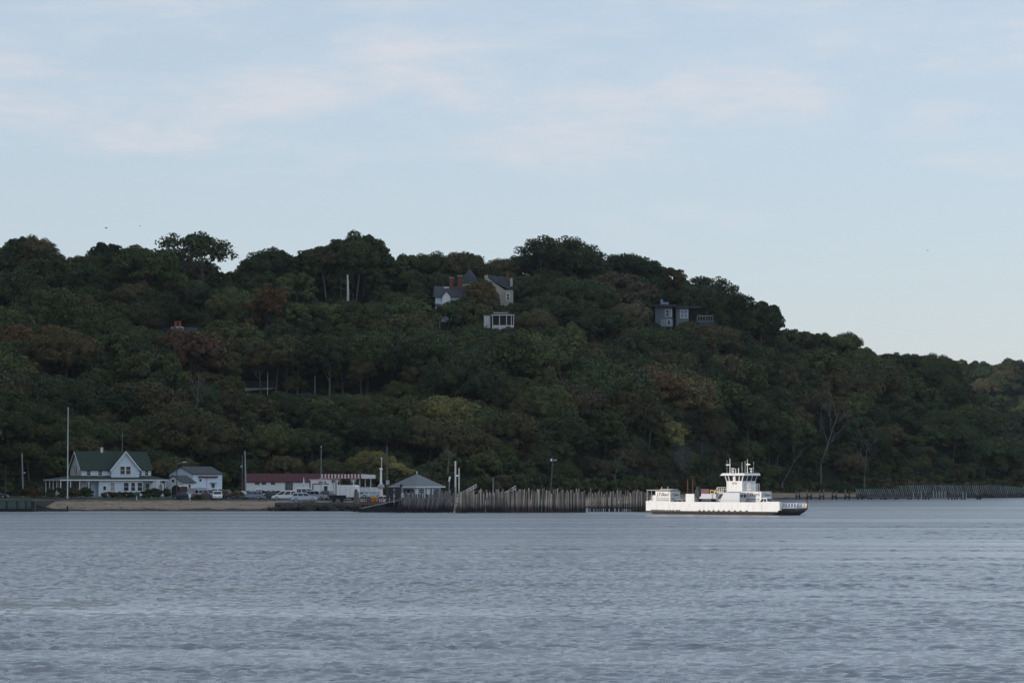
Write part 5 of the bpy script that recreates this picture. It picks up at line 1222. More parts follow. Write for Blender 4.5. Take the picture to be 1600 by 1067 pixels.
def red_machine():
    c = fpos(-5.3, 3.7, DECK); h = thing('machine_truck', 'red machine with a yellow frame riding on the far side of the ferry deck', 'machine', c, FANG)
    MB().box(-2.2, -.1, -.9, .9, 2.2, 3.1).build('body', M['red'], h); MB().box(-2.2, 2.9, -.8, .8, .7, 1.2).build('chassis', M['blackish'], h); MB().box(-1.9, -.3, -.7, .7, 1.2, 2.2).build('pedestal', M['red'], h)
    q = MB()
    for x in (.2, 1.1, 2.0, 2.8): q.bar((x, -.8, 1.2), (x, -.8, 2.9), .12)
    q.bar((.2, -.8, 2.9), (2.8, -.8, 2.6), .14); q.bar((.2, -.8, 2.3), (2.8, -.8, 2.9), .1); q.build('frame', M['yellowp'], h)
    for fx in (-1.6, 2.2):
        for s in (-1, 1): q = MB(); q.tube([(fx, s * .7, .4), (fx, s * .9, .4)], .4, 12); q.build('wheel', M['tyre'], h)
red_machine()

# ------------------------------------------------------------------ houses on the hill
def hill_thing(name, lab, cat, px, py, D, rz=0): return thing(name, lab, cat, (GX(px, D), D, GZ(py, D)), rz)
DH = 838
def manor():
    D = DH; s = D / FP; h = hill_thing('manor_house', 'large slate-roofed white house with brick chimneys and a pointed turret on the hilltop', 'house', 678, 490, D)
    X = lambda px: (px - 678) * s; Z = lambda py: (490 - py) * s
    b = MB(); gable_walls(b, X(680), X(742), 0, 10, -6, Z(463), Z(446)); b.build('wall', M['clap'], h)
    r = MB(); gable_roof(r, X(680), X(742), 0, 10, Z(463), Z(446), .5); rf = r.build('roof', M['slate'], h)
    b = MB(); gable_walls(b, X(691), X(704), -1.6, 4, Z(490), Z(464), Z(456), 'y'); b.build('dormer_wall', M['white'], h)
    r = MB(); gable_roof(r, X(691), X(704), -1.5, 4, Z(464), Z(456), .3, .15, 'y'); r.build('dormer_roof', M['slate'], rf)
    MB().box(X(693), X(701), 2.4, 2.6, Z(449), Z(447.6)).build('skylight', M['white'], rf)
    for (a, c, z0, z1) in ((701.5, 708, 455, 433), (714.5, 721.5, 455, 430)):
        q = MB(); q.box(X(a), X(c), 3.4, 4.8, Z(z0), Z(z1)); ch = q.build('chimney', M['brick'], rf); MB().box(X(a) - .12, X(c) + .12, 3.28, 4.92, Z(z1), Z(z1) + .25).build('chimney_cap', M['cream'], ch)
    # right end bay
    b = MB(); b.box(X(735), X(745), -2.5, 3, -6, Z(454)); b.build('bay', M['clap'], h)
    r = MB(); r.hexa([(X(728), -3, Z(455)), (X(746.5), -3, Z(455)), (X(746.5), 3.4, Z(455)), (X(728), 3.4, Z(455)), (X(722), 0, Z(445)), (X(738), 0, Z(445)), (X(738), 2.4, Z(445)), (X(722), 2.4, Z(445))]); r.build('bay_roof', M['slate'], rf)
    window('w', h, X(738), X(742), Z(466), Z(458), -2.5)
    b = MB(); b.box(X(744), X(752.5), -3.5, 1.5, -6, Z(472)); b.build('wing', M['clap'], h)
    MB().hexa([(X(738), -3.9, Z(472)), (X(754), -3.9, Z(472)), (X(754), 2, Z(472)), (X(738), 2, Z(472)), (X(738), -1, Z(462)), (X(743), -1, Z(464)), (X(743), 1, Z(464)), (X(738), 1, Z(462))]).build('wing_roof', M['slate'], rf)
    # turret
    q = MB(); q.tube([(X(732.5), 12, -2), (X(732.5), 12, Z(439))], 2.3, 8); t = q.build('turret', M['yellow'], h)
    q = MB(); q.tube([(X(732.5), 12, Z(439.5)), (X(732.5), 12, Z(428)), (X(732.5), 12, Z(415))], [2.7, 1.9, .1], 8); q.build('turret_roof', M['slate'], t)
    MB().box(X(722), X(735), 9.2, 9.6, Z(445), Z(440.5)).build('trim', M['yellow'], h)
manor()
def carriage():
    D = 846; s = D / FP; h = hill_thing('gable_house', 'cream steep-gabled house with dark blue roof and brick chimney right of the manor', 'house', 755, 490, D)
    X = lambda px: (px - 755) * s; Z = lambda py: (490 - py) * s
    b = MB(); b.prism([(X(757), -6), (X(790), -6), (X(790), Z(454)), (X(772), Z(441)), (X(757), Z(430))], 0, 6); b.build('wall', M['cream'], h)
    r = MB(); r.hexa([(X(771), -.4, Z(440)), (X(799), -.4, Z(454)), (X(799), 7, Z(454)), (X(771), 7, Z(440)), (X(761), .6, Z(429)), (X(790), .8, Z(432)), (X(796), 7, Z(432)), (X(761), 7, Z(429))]); rf = r.build('roof', M['slate'], h)
    MB().prism([(X(756), Z(431)), (X(762), Z(429)), (X(765), Z(442)), (X(763), Z(442))], -.5, -.1).build('bargeboard', M['cream'], h)
    b = MB(); b.box(X(789), X(802), -1.2, 3, -6, Z(453.5)); b.build('bay', M['cream'], h); window('w', h, X(792), X(796), Z(469), Z(459), -1.2)
    q = MB(); q.box(X(791), X(795), 1.5, 2.6, Z(455), Z(424)); ch = q.build('chimney', M['brick'], rf); MB().box(X(790.5), X(795.5), 1.4, 2.7, Z(424), Z(423)).build('chimney_cap', M['darkroof'], ch)
    MB().box(X(797), X(801), .5, 3.5, Z(453), Z(434)).build('rear_wing', M['cream'], h)
carriage()
def belvedere():
    D = 812; s = D / FP; h = hill_thing('garden_pavilion', 'white flat-roofed garden pavilion with big dark windows below the hilltop houses', 'pavilion', 757, 515, D)
    X = lambda px: (px - 757) * s; Z = lambda py: (515 - py) * s
    MB().box(X(769), X(803), 0, 5, -5, Z(508)).build('base', M['hillwhite'], h); MB().box(X(770), X(802), .3, 4.7, Z(508), Z(493)).build('interior', M['blackish'], h)
    for px in (769.5, 780.5, 791.5, 799, 802.5): MB().box(X(px) - .13, X(px) + .13, -.02, .25, Z(508), Z(493)).build('post', M['hillwhite'], h)
    MB().box(X(767), X(804), -.3, 5.3, Z(493), Z(491.3)).build('cornice', M['hillwhite'], h); MB().box(X(770), X(801), .4, 4.6, Z(491.3), Z(489)).build('roof', M['darkroof'], h)
    MB().box(X(771), X(794), .3, 4.7, Z(489), Z(488)).build('roof_edge', M['hillwhite'], h); MB().box(X(756), X(766), 1, 4, -5, Z(493)).build('side_wing', M['hillwhite'], h)
    MB().box(X(792), X(802), -.06, 0, Z(511), Z(508.5)).build('railing', M['clapw'], h)
belvedere()
DM = ray_ground(1040, 512) - 1
def modern():
    D = DM; s = D / FP; h = hill_thing('modern_house', 'flat-roofed blue-grey modern house under dark trees on the right of the hilltop', 'house', 1012, 510, D)
    X = lambda px: (px - 1012) * s; Z = lambda py: (510 - py) * s
    MB().box(X(1024), X(1051), 0, 7, -4, Z(479)).build('wall', M['bluegrey'], h); MB().box(X(1012), X(1056), -1.6, 7.4, Z(479), Z(476)).build('roof', M['slate'], h)
    MB().box(X(1033), X(1037), 2, 4, Z(476), Z(467)).build('chimney', M['greywall'], h); MB().box(X(1037.5), X(1046), 3, 5, Z(476), Z(471)).build('clerestory', M['greywall'], h)
    window('w', h, X(1040), X(1045), Z(494), Z(484), 0); window('w', h, X(1045.8), X(1049.5), Z(494), Z(484), 0, glass=M['galv']); MB().box(X(1032), X(1051.5), -.4, 0, Z(510), Z(499)).build('lower_wall', M['greywall'], h); window('w', h, X(1043), X(1048), Z(508), Z(500), -.4, mull=False)
    MB().box(X(1057), X(1077), 1, 7, -4, Z(481)).build('east_wall', M['bluegrey'], h); window('w', h, X(1064), X(1075), Z(496), Z(484), 1, glass=M['greywall'])
    MB().box(X(1054), X(1095), 0, 7.4, Z(481), Z(478)).build('east_roof', M['slate'], h)
    MB().box(X(1090), X(1116), -1, 4, Z(503), Z(501.5)).build('terrace', M['bluegrey'], h); MB().box(X(1092), X(1116), -.8, 3.8, -4, Z(503)).build('terrace_base', M['darkroof'], h)
    q = MB()
    for px in range(1090, 1118, 4): q.box(X(px) - .06, X(px) + .06, -1, -.88, Z(501.5), Z(494))
    q.box(X(1090), X(1114.2), -1, -.88, Z(494), Z(493.2)); q.build('terrace_railing', M['galv'], h)
modern()
def hidden_house(px, py, D, lab, chim):
    s = D / FP; h = hill_thing('hill_cottage', lab, 'house', px, py, D); 
    b = MB(); gable_walls(b, -5, 5, 0, 7, -9, -1.5, .3); b.build('wall', M['clapw'], h)
    r = MB(); gable_roof(r, -5, 5, 0, 7, -1.5, .3, .4); rf = r.build('roof', M['slate'], h)
    if chim:
        MB().box(-1.5, 1.6, -.6, 3, -2, .45).build('dormer', M['white'], h)
        for x in (-.7, .45): MB().box(x - .35, x + .35, 2.5, 3.2, 0, 2.0).build('chimney', M['terracotta'], rf)
        MB().box(-1.2, .95, 2.4, 3.3, 2.0, 2.15).build('chimney_cap', M['terracotta'], rf)
    else: MB().box(-5, 5, -.45, -.3, -1.9, -1.6).build('gutter', M['white'], h)
Dq = ray_ground(275, 528); hidden_house(276, 513, Dq, 'small white hillside house with twin terracotta chimneys poking from the trees', True)
Dr = ray_ground(405, 618); hidden_house(405, 597, Dr + 4, 'dim grey cottage roof glimpsed among tall trunks halfway up the slope', False)
WINDOWS += [(682, 703, 458, DH), (703, 754, 462, DH), (762, 803, 468, 846), (757, 802, 508, 812), (1024, 1080, 508, DM), (1080, 1116, 503, DM), (268, 284, 513, Dq), (388, 424, 599, Dr + 4)]
for px, p0, p1, lab in ((418, 582, 622, 'thin white pole beside the dim hillside cottage roof'), (492, 587, 622, 'thin white pole among the tall trunks halfway up the slope'), (687, 498, 524, 'thin white pole on the slope below the manor house')):
    d = ray_ground(px, p1); pole('garden_pole', lab, 'pole', px, p0, p1, d, .10, M['white'], .08); WINDOWS.append((px - 1, px + 1, p1 - 12, d))

open("/tmp/dm.txt","w").write(repr((DM, ray_ground(710, 490), ray_ground(775, 490), ray_ground(785, 514), gnd(GX(1040, DM), DM))))
# ------------------------------------------------------------------ forest: explicit trees first
def set_tree(px, base_py, top_py, kind, tn, D=None):
    d = D or ray_ground(px, base_py); x = GX(px, d); z = gnd(x, d); zt = GZ(top_py, d)
    v = {'T': 100, 'U': 101, 'A': 102}.get(kind, kind); ht = {100: 18, 101: 18.3, 102: 13.5}.get(v) or CROWNS[v][3]
    TREES.append([x, d, z, (zt - z) / ht, v, tn])
ROW1 = [(345, 'T', 632), (408, 'U', 626), (430, 'T', 624), (448, 'U', 630), (464, 'T', 634), (515, 'T', 642), (566, 'U', 634), (598, 'T', 622)]
for i, (px, k, bp_) in enumerate(ROW1): set_tree(px, bp_, (524 if px > 380 else 538) + jit(10) + (18 if px > 560 else 0), k, ('dull olive', 'brownish green', 'dark green')[i % 3])
WINDOWS += [(398, 590, 612, ray_ground(450, 632) - 2, 1)]
for px, k, tp, tn in [(476, 'U', 390, 'mid green'), (510, 'T', 378, 'brownish green'), (532, 'U', 372, 'dark green'), (556, 'T', 370, 'mid green')]: set_tree(px, 474 + jit(2), tp, k, tn)
dr2 = ray_ground(530, 472) + 6
for px, k, tp, tn in [(452, 0, 398, 'dark green'), (490, 1, 382, 'mid green'), (522, 1, 374, 'brownish green'), (550, 1, 366, 'mid green'), (568, 0, 363, 'dark green'), (586, 3, 376, 'dark green'), (596, 3, 398, 'mid green')]: set_tree(px, 0, tp, k, tn, dr2 + jit(4))
WINDOWS += [(500, 565, 466, ray_ground(530, 476) - 2, 1)]
# notable crowns on the skyline
for px, tp, k, tn, s_ in ((292, 361, 102, 'dark green', 0), (316, 366, 102, 'dark green', 0), (30, 366, 1, 'dark green', 0), (52, 368, 4, 'brownish green', 0), (165, 374, 1, 'dark green', 0), (432, 388, 0, 'dark green', 0), (636, 392, 5, 'mid green', 0), (668, 394, 4, 'dark green', 0),
                          (722, 394, 2, 'dull olive', 0), (846, 372, 102, 'dark green', 0), (868, 366, 102, 'dark green', 0), (893, 376, 4, 'dark green', 0), (420, 390, 4, 'dark green', 0), (200, 384, 0, 'brownish green', 0), (980, 396, 2, 'dark green', 0), (1010, 402, 0, 'dark green', 0), (1048, 414, 1, 'brownish green', 0)):
    d = float(RIDGE(px)) - 8; set_tree(px, 0, tp, k, tn, d)
for px, tp, d, k, s_ in ((1092, 431, 948, 102, 0), (1112, 430, 946, 102, 0), (1135, 440, 950, 102, 0), (1152, 458, 952, 102, 0), (1170, 470, 955, 4, 0), (1186, 470, 955, 3, 0), (900, 432, 850, 0, 0), (880, 436, 846, 1, 0), (925, 440, 860, 4, 0)):
    set_tree(px, 0, tp, k, 'dark green', d)
for px, d, tp, k, tn in ((757, 834, 434, 1, 'golden'), (749, 832, 450, 3, 'brownish green'), (768, 830, 470, 3, 'mid green'), (783, 828, 474, 1, 'dark green'), (797, 829, 476, 3, 'brownish green'), (812, 830, 470, 1, 'dark green'), (820, 848, 436, 4, 'dark green'), (670, 852, 424, 0, 'dark green'), (655, 850, 430, 1, 'mid green'), (412, 862, 428, 4, 'dark green'),
                        (720, 825, 468, 0, 'dark green'), (697, 822, 468, 5, 'dark green'), (1066, DM - 6, 501, 3, 'olive green'), (1078, DM - 6, 500, 3, 'dull olive'), (1014, DM - 5, 484, 1, 'brownish green'), (1056, DM + 12, 452, 0, 'dark green'), (1085, DM + 14, 446, 2, 'dark green'), (1030, DM + 14, 448, 4, 'dark green')): set_tree(px, 0, tp, k, tn, d)
for px, d, tp, k, tn in ((570, 656, 703, 4, 'yellow green'), (590, 654, 704, 2, 'yellow green'), (610, 652, 711, 0, 'yellow green'), (630, 650, 719, 4, 'olive green'), (652, 648, 729, 0, 'olive green'), (545, 650, 722, 0, 'dull olive'), (575, 646, 724, 2, 'olive green'), (604, 645, 728, 4, 'olive green'), (560, 648, 712, 2, 'yellow green'), (598, 647, 712, 4, 'yellow green'), (620, 645, 722, 2, 'yellow green'), (640, 643, 730, 0, 'yellow green'), (545, 662, 716, 2, 'dull olive'), (520, 658, 722, 4, 'dull olive'), (690, 652, 716, 4, 'grey brown'), (708, 655, 718, 0, 'dull olive'), (738, 655, 712, 1, 'olive green'), (762, 660, 722, 4, 'olive green'), (782, 658, 728, 2, 'olive green')): set_tree(px, 0, tp, k, tn, d)
forest()
# decide which of them show largest: paint crowns far to near into a small id buffer
TREES.sort(key=lambda t: -t[1])
buf = np.full((230, 850), -1, int)     # half-resolution, py from 340
for i, t in enumerate(TREES):
    cr = {100: TALL, 101: TALL2, 102: AIRY}.get(t[4]) or CROWNS[t[4]]
    px, _ = PXY(t[0], t[1], t[2]); ptop = PXY(t[0], t[1], t[2] + cr[3] * t[3])[1]; hr = cr[2] * t[3] * FP / t[1]; vr = hr * .8
    cx, cy, a, b = px / 2 + 20, (ptop + vr - 340) / 2, hr / 2, vr / 2
    x0, x1, y0, y1 = int(max(cx - a, 0)), int(min(cx + a + 1, 849)), int(max(cy - b, 0)), int(min(cy + b * 1.5 + 1, 229))
    if x0 >= x1 or y0 >= y1: t.append(0); continue
    yy, xx = np.mgrid[y0:y1, x0:x1]; m_ = ((xx - cx) / a) ** 2 + (np.where(yy > cy, (yy - cy) * .6, yy - cy) / b) ** 2 < 1; buf[y0:y1, x0:x1][m_] = i
    t.append(0); t.append(0)
ids, cnt = np.unique(buf[:, 20:820], return_counts=True); vis = dict(zip(ids.tolist(), cnt.tolist()))
order = sorted(range(len(TREES)), key=lambda i: -(vis.get(i, 0) + (10000 if (TREES[i][4] >= 100 or TREES[i][5]) and vis.get(i, 0) > 8 else 0)))
top = set(order[:300])
LM = [(20, 'left edge', 0), (165, 'pale blue farmhouse', 0), (300, 'white workshop', 0), (450, 'long red-roofed shed', 0), (545, 'striped canopy', 0), (650, 'pyramid-roofed pavilion', 0), (740, 'lashed pile cluster', 0), (862, 'leaning lamp pole', 0), (960, 'gapped pile wall', 0), (1040, 'ferry stern', 0), (1150, 'ferry wheelhouse', 0), (1245, 'ferry bow', 0), (1320, 'twin-post bents', 0), (1440, 'old timber pier', 0), (1545, 'green breakwater', 0), (1620, 'right edge', 0)]
def band(py):
    return 'on the skyline' if py < 0 else 'high on the slope' if py < 470 else 'on the upper slope' if py < 540 else 'midway up the slope' if py < 610 else 'on the lower slope' if py < 690 else 'at the slope foot'
used = {}
protos = {}
def make_tree(v, parent_args):
    cr = {100: TALL, 101: TALL2, 102: AIRY}.get(v) or CROWNS[v]
    h = thing('deciduous_tree', 'x', 'tree')
    a = bpy.data.objects.new('crown', cr[0]); COL.objects.link(a); a.parent = h
    b = bpy.data.objects.new('trunk', cr[1]); COL.objects.link(b); b.parent = h
    return h, a, b
rows = []
for i in sorted(top, key=lambda i: TREES[i][0] / TREES[i][1]):
    x, y, z, s, v, tn = TREES[i][:6]
    cr = {100: TALL, 101: TALL2, 102: AIRY}.get(v) or CROWNS[v]
    px, pt = PXY(x, y, z + cr[3] * s); py = pt + 8
    tn = tn or hinted(px, py + 6, y) or pick_tint()
    if y > 1400 and tn in ('orange', 'golden', 'russet'): tn = 'blue green'
    h, a, b = make_tree(v, None)
    h.location = (x, y, z - .2); h.rotation_euler = (0, 0, rnd.uniform(0, 6.28)); k = s * rnd.uniform(.94, 1.06); h.scale = (k * rnd.uniform(.86, 1.22), k * rnd.uniform(.86, 1.15), s); h.rotation_euler = (jit(.10), jit(.10), h.rotation_euler[2])
    c = TINT[tn][1]; g = rnd.uniform(.72, 1.3); a.color = (c[0] * g, c[1] * g, c[2] * g, 1)
    h['group'] = 'trees of the wooded hillside'
    shape = {100: 'tall', 101: 'tall', 102: 'sparse'}.get(v, 'broad' if cr[2] > 5.3 else 'narrow' if cr[2] < 4.5 else 'rounded')
    lm = min(LM, key=lambda l: abs(l[0] - px)); far = 'on the distant hill' if y > 1400 else ('on the skyline' if pt < float(SKYL(px)) + 8 else band(py))
    rows.append((h, '%s %s tree' % (shape, tn), far, lm[1], px))
from collections import defaultdict
ORD = ['leftmost', 'second', 'third', 'fourth', 'fifth', 'sixth', 'seventh', 'eighth', 'ninth', 'tenth', 'eleventh', 'twelfth', 'thirteenth', 'fourteenth', 'fifteenth', 'sixteenth', 'seventeenth', 'eighteenth', 'nineteenth', 'twentieth'] + ['farther'] * 40
def label_rows(rows):
    grp = defaultdict(list)
    for r_ in rows: grp[(r_[1], r_[2], r_[3])].append(r_)
    for (kd, bd, lm), lst in grp.items():
        lst.sort(key=lambda r_: r_[4]); where = ('at the ' + lm) if 'edge' in lm else ('above the ' + lm)
        for n_, r_ in enumerate(lst):
            lab = '%s %s %s' % (kd, bd, where)
            if len(lst) > 1:
                o_ = 'leftmost' if n_ == 0 else 'rightmost' if n_ == len(lst) - 1 else ORD[n_] + ' from left'
                lab = '%s %s %s %s' % (o_, kd, bd, where)
            r_[0]['label'] = lab
label_rows(rows)
# the rest of the wood as one object
def forest_stuff(pts, name, label, srcs):
    me = bpy.data.meshes.new(name); me.vertices.add(len(pts)); me.vertices.foreach_set('co', np.array([p[:3] for p in pts], np.float32).ravel())
    for nm, tp, vals in (('sc', 'FLOAT', [p[3] for p in pts]), ('rz', 'FLOAT', [rnd.uniform(0, 6.28) for p in pts]), ('vi', 'INT', [p[4] % len(srcs) for p in pts]), ('sx', 'FLOAT', [p[3] * rnd.uniform(.85, 1.2) for p in pts])):
        a = me.attributes.new(nm, tp, 'POINT'); a.data.foreach_set('value', vals)
    o = bpy.data.objects.new(name, me); COL.objects.link(o); tag(o, label, 'woods', kind='stuff')
    ng = bpy.data.node_groups.new(name + '_nodes', 'GeometryNodeTree'); ng.interface.new_socket('Geometry', in_out='INPUT', socket_type='NodeSocketGeometry'); ng.interface.new_socket('Geometry', in_out='OUTPUT', socket_type='NodeSocketGeometry')
    nn = ng.nodes.new; L = ng.links.new; gi, go = nn('NodeGroupInput'), nn('NodeGroupOutput')
    g2i = nn('GeometryNodeGeometryToInstance')
    for s_ in reversed(srcs):
        oi = nn('GeometryNodeObjectInfo'); oi.inputs['Object'].default_value = s_; oi.inputs['As Instance'].default_value = False
        sme = nn('GeometryNodeSetMaterial'); sme.inputs['Material'].default_value = M['leaf_far']; L(oi.outputs['Geometry'], sme.inputs['Geometry']); L(sme.outputs[0], g2i.inputs[0])
    ip = nn('GeometryNodeInstanceOnPoints'); L(gi.outputs[0], ip.inputs['Points']); L(g2i.outputs[0], ip.inputs['Instance']); ip.inputs['Pick Instance'].default_value = True
    def attr(nm, dt):
        a = nn('GeometryNodeInputNamedAttribute'); a.data_type = dt; a.inputs['Name'].default_value = nm; return a.outputs['Attribute']
    L(attr('vi', 'INT'), ip.inputs['Instance Index']); cx = nn('ShaderNodeCombineXYZ'); L(attr('rz', 'FLOAT'), cx.inputs[2]); L(cx.outputs[0], ip.inputs['Rotation']); cs = nn('ShaderNodeCombineXYZ'); L(attr('sx', 'FLOAT'), cs.inputs[0]); L(attr('sc', 'FLOAT'), cs.inputs[1]); L(attr('sc', 'FLOAT'), cs.inputs[2]); L(cs.outputs[0], ip.inputs['Scale'])
    L(ip.outputs[0], go.inputs[0]); md = o.modifiers.new('scatter', 'NODES'); md.node_group = ng
    return o
srcs = []
for c_ in CROWNS:
    srcs.append(next(o for o in bpy.data.objects if o.type == 'MESH' and o.data == c_[0]))
rest = [TREES[i] for i in order[300:] if vis.get(i, 0) > 0 or TREES[i][3] > .3]
rest = [(t[0], t[1], t[2] - .2, t[3], t[4]) for t in rest if t[4] < 100]
for _ in range(5200):     # the wood goes on over the added headland to the left and behind the ridge
    if rnd.random() < .8: x, y = rnd.uniform(-620, -90), rnd.uniform(435, 1500)
    else: x, y = rnd.uniform(-180, 330), rnd.uniform(940, 1080)
    z = gnd(x, y); px = 800 + FP * x / y
    if px < -62 and z > 3: rest.append((x, y, z, rnd.uniform(.9, 1.7), rnd.randrange(6)))
    elif y > RIDGE(px) + 45 and px < 1480 and z > 8: rest.append((x, y, z - 2, rnd.uniform(.6, .8), rnd.randrange(6)))
for _ in range(1500):
    y = rnd.uniform(1540, 1820); px = rnd.uniform(1690, 2230); x = GX(px, y); z = gnd(x, y)
    if z > 5: rest.append((x, y, z - .5, rnd.uniform(.9, 1.6), rnd.randrange(6)))
forest_stuff(rest, 'woodland', 'dark green and olive autumn woodland filling the hillside between the nearer trees', srcs)

def undergrowth():
    pts = []
    for _ in range(15000):
        y = rnd.uniform(590, 1120); px = rnd.uniform(-60, 1670); yb, yr = float(BASE(px)), float(RIDGE(px))
        if y > 1160: continue
        if rnd.random() > y / 1120 or y < yb - 3 or y > yr + 90: continue
        if y > yb + 75 and y < yr - 25 and rnd.random() < .35: continue
        x = GX(px, y); z = gnd(x, y); s_ = rnd.uniform(.55, 1.25) * (1.5 if y > yr + 5 else 1); hr = 3 * s_ * FP / y; ok = True
        for a, b, pb, dw, *tr in WINDOWS:
            if a - hr < px < b + hr:
                if dw - 2 <= y < dw + (0 if tr else 12): ok = False; break
                if y < dw:
                    pt = PXY(x, y, z + 3.0 * s_)[1]
                    if pt < pb:
                        s_ = min(s_, (GZ(pb + 1, y) - z) / 3.0); ok = s_ > .12
                        if not ok: break
        if ok: pts.append((x, y, z - .3, s_, 0))
    for _ in range(1500):
        y = rnd.uniform(1530, 1820); px = rnd.uniform(1430, 1690); x = GX(px, y); z = gnd(x, y)
        if z > 3: pts.append((x, y, z - .3, rnd.uniform(1.4, 3.0), 0))
    forest_stuff(pts, 'undergrowth', 'low tangled undergrowth between the trunks all over the wooded slope', [BSRC])
def first_bush():
    pass
# shrubs along the slope foot, by the house and along the right shore
def shrub(px, D, s, tn, lab, sz=1.0, z=None, group=None):
    sz = sz * .78 if D < 580 else sz
    x = GX(px, D); h = thing('shrub', lab, 'shrub', (x, D, gnd(x, D) if z is None else z), rnd.uniform(0, 6), group)
    a = bpy.data.objects.new('foliage', BUSH[0]); COL.objects.link(a); a.parent = h; b = bpy.data.objects.new('stem', BUSH[1]); COL.objects.link(b); b.parent = h
    c = TINT[tn][1]; g = rnd.uniform(.9, 1.15); a.color = (c[0] * g, c[1] * g, c[2] * g, 1); h.scale = (s, s, s * sz); return h
for px, D, s, tn, lab in [(54, 572, 1.0, 'russet', 'leftmost reddish brown shrub beside the farmhouse porch'), (66, 566, .9, 'russet', 'reddish brown shrub before the left corner of the farmhouse porch'),
                          (98, 564, .95, 'dark green', 'tall dark shrub left of the white flagpole'), (113, 565, .9, 'brownish green', 'dark shrub just right of the white flagpole'), (128, 566, 1.0, 'dark green', 'broad dark shrub before the open farmhouse porch'),
                          (172, 564, .6, 'brownish green', 'leftmost low shrub under the front windows of the farmhouse'), (185, 564, .6, 'brownish green', 'middle low shrub under the front windows of the farmhouse'), (200, 564, .6, 'dark green', 'rightmost low shrub under the front windows of the farmhouse'),
                          (226, 562, .65, 'dark green', 'small dark shrub by the farmhouse porch steps'), (248, 560, .95, 'dark green', 'rounded dark shrub between farmhouse and garage'), (365, 552, .85, 'golden', 'round tan bush among the parked cars'),
                          (306, 546, .5, 'olive green', 'low green shrub at the beach edge before the red truck')]:
    o = shrub(px, D, s, tn, lab)
    if 'tan' in lab: children(o)[0].color = (.16, .13, .085, 1); [setattr(c, 'color', (.16, .13, .085, 1)) for c in children(o)]
hd = [(px, 606) for px in range(386, 470, 7)]
h = thing('hedge', 'clipped dark green hedge along the front of the long red-roofed shed', 'hedge', (GX(425, 600), 600, gnd(GX(425, 600), 600)))
for i in range(12):
    a = bpy.data.objects.new('foliage', BUSH[0]); COL.objects.link(a); a.parent = h; a.location = (-6 + i * 1.05, jit(.2), 0); a.scale = (.5, .4, .42); a.color = (.022, .04, .02, 1)
SH = []
for i in range(24):
    px = 1392 + i * 6.3 + jit(2); D = 868 + i * .6 + rnd.uniform(0, 10); s = rnd.uniform(.8, 1.5)
    tn = rnd.choice(['grey brown', 'brownish green', 'dull olive', 'grey brown']); SH.append((shrub(px, D, s * 1.25, tn, '', 1.0, group='shrubs above the green breakwater'), ('large ' if s > 1.15 else 'small ') + tn + ' shrub', 'on the bank', 'green breakwater', px))
for i in range(40):
    px = 640 + i * 14 + jit(5); D = float(BASE(px)) - rnd.uniform(2, 9); s = rnd.uniform(.9, 1.7)
    tn = rnd.choice(['brownish green', 'dull olive', 'mid green', 'dark green']); lm = min(LM, key=lambda l: abs(l[0] - px))
    SH.append((shrub(px, D, s, tn, '', 1.1, group='shrubs along the slope foot'), ('large ' if s > 1.3 else 'small ') + tn + ' shrub', 'at the slope foot', lm[1], px))
label_rows(SH)

BSRC = next(o for o in bpy.data.objects if o.type == 'MESH' and o.data == BUSH[0])
undergrowth()
# bare and leafless trees
def bare_tree(px, base_py, top_py, lab, lean=0.0, seed=1, m=None, D=None, spread=.9, r0=.25, nl=7, fork=.3):
    d = D or ray_ground(px, base_py); x = GX(px, d); z = gnd(x, d); H = GZ(top_py, d) - z
    h = thing('bare_tree', lab, 'tree', (x, d, z)); me = trunk_mesh('trunk', H * .62, r0, spread, seed, m or M['palebark'], 2, nl, fork)
    o = bpy.data.objects.new('trunk', me); COL.objects.link(o); o.parent = h; o.rotation_euler = (0, lean, 0); o.rotation_euler = (0, lean, 0); WINDOWS_B.append((px, d)); return h
WINDOWS_B = []
def front_of(px, py, dd=0):       # distance of the crown surface seen at a pixel
    best = float(ray_ground(px, py)); 
    i = buf[int(np.clip((py - 340) / 2, 0, 229)), int(px / 2 + 20)]
    return (TREES[i][1] - dd) if i >= 0 else best
def bare_at(px, base_py, top_py, lab, lean, seed, **k):
    d = front_of(px, base_py - 8, 7); x = GX(px, d); z = GZ(base_py + 10, d); H = GZ(top_py, d) - z
    h = thing('bare_tree', lab, 'tree', (x, d, min(z, gnd(x, d)))); z0 = z - min(z, gnd(x, d))
    me = trunk_mesh('trunk', H * .62, k.get('r0', .22), k.get('spread', .8), seed, k.get('m', M['palebark']), 2, k.get('nl', 7), k.get('fork', .3))
    o = bpy.data.objects.new('trunk', me); COL.objects.link(o); o.parent = h; o.location = (0, 0, z0); o.rotation_euler = (0, lean, 0)
    if z0 > .3: MB().tube([(0, 0, -.3), (0, 0, z0 + .3)], .25, 7).build('lower_trunk', M['palebark'], h)
bare_at(700, 722, 690, 'bare grey branched tree above the pyramid-roofed pavilion', .1, 61, r0=.14)
bare_at(1282, 715, 590, 'pale crooked leafless tree on the right bluff', .28, 62, r0=.2)
bare_at(1222, 745, 680, 'slender pale leaning trunk above the beach stairway', .5, 63, r0=.14, nl=3, fork=.7, spread=.4)
bare_at(308, 625, 575, 'pale forked bare tree on the slope above the white workshop', .05, 64, r0=.2, fork=.15)
bare_at(1350, 735, 660, 'thin grey leafless tree on the bluff above the old pier', .1, 65, r0=.12)
bare_at(960, 735, 690, 'thin pale leafless tree low on the slope behind the gapped pile wall', .35, 66, r0=.12, nl=4)
d = ray_ground(543, 479) - 7; x = GX(543, d); z = gnd(x, d)
h = thing('dead_tree', 'straight bleached white trunk standing alone before the tall skyline trees', 'tree', (x, d, z)); H = GZ(429, d) - z
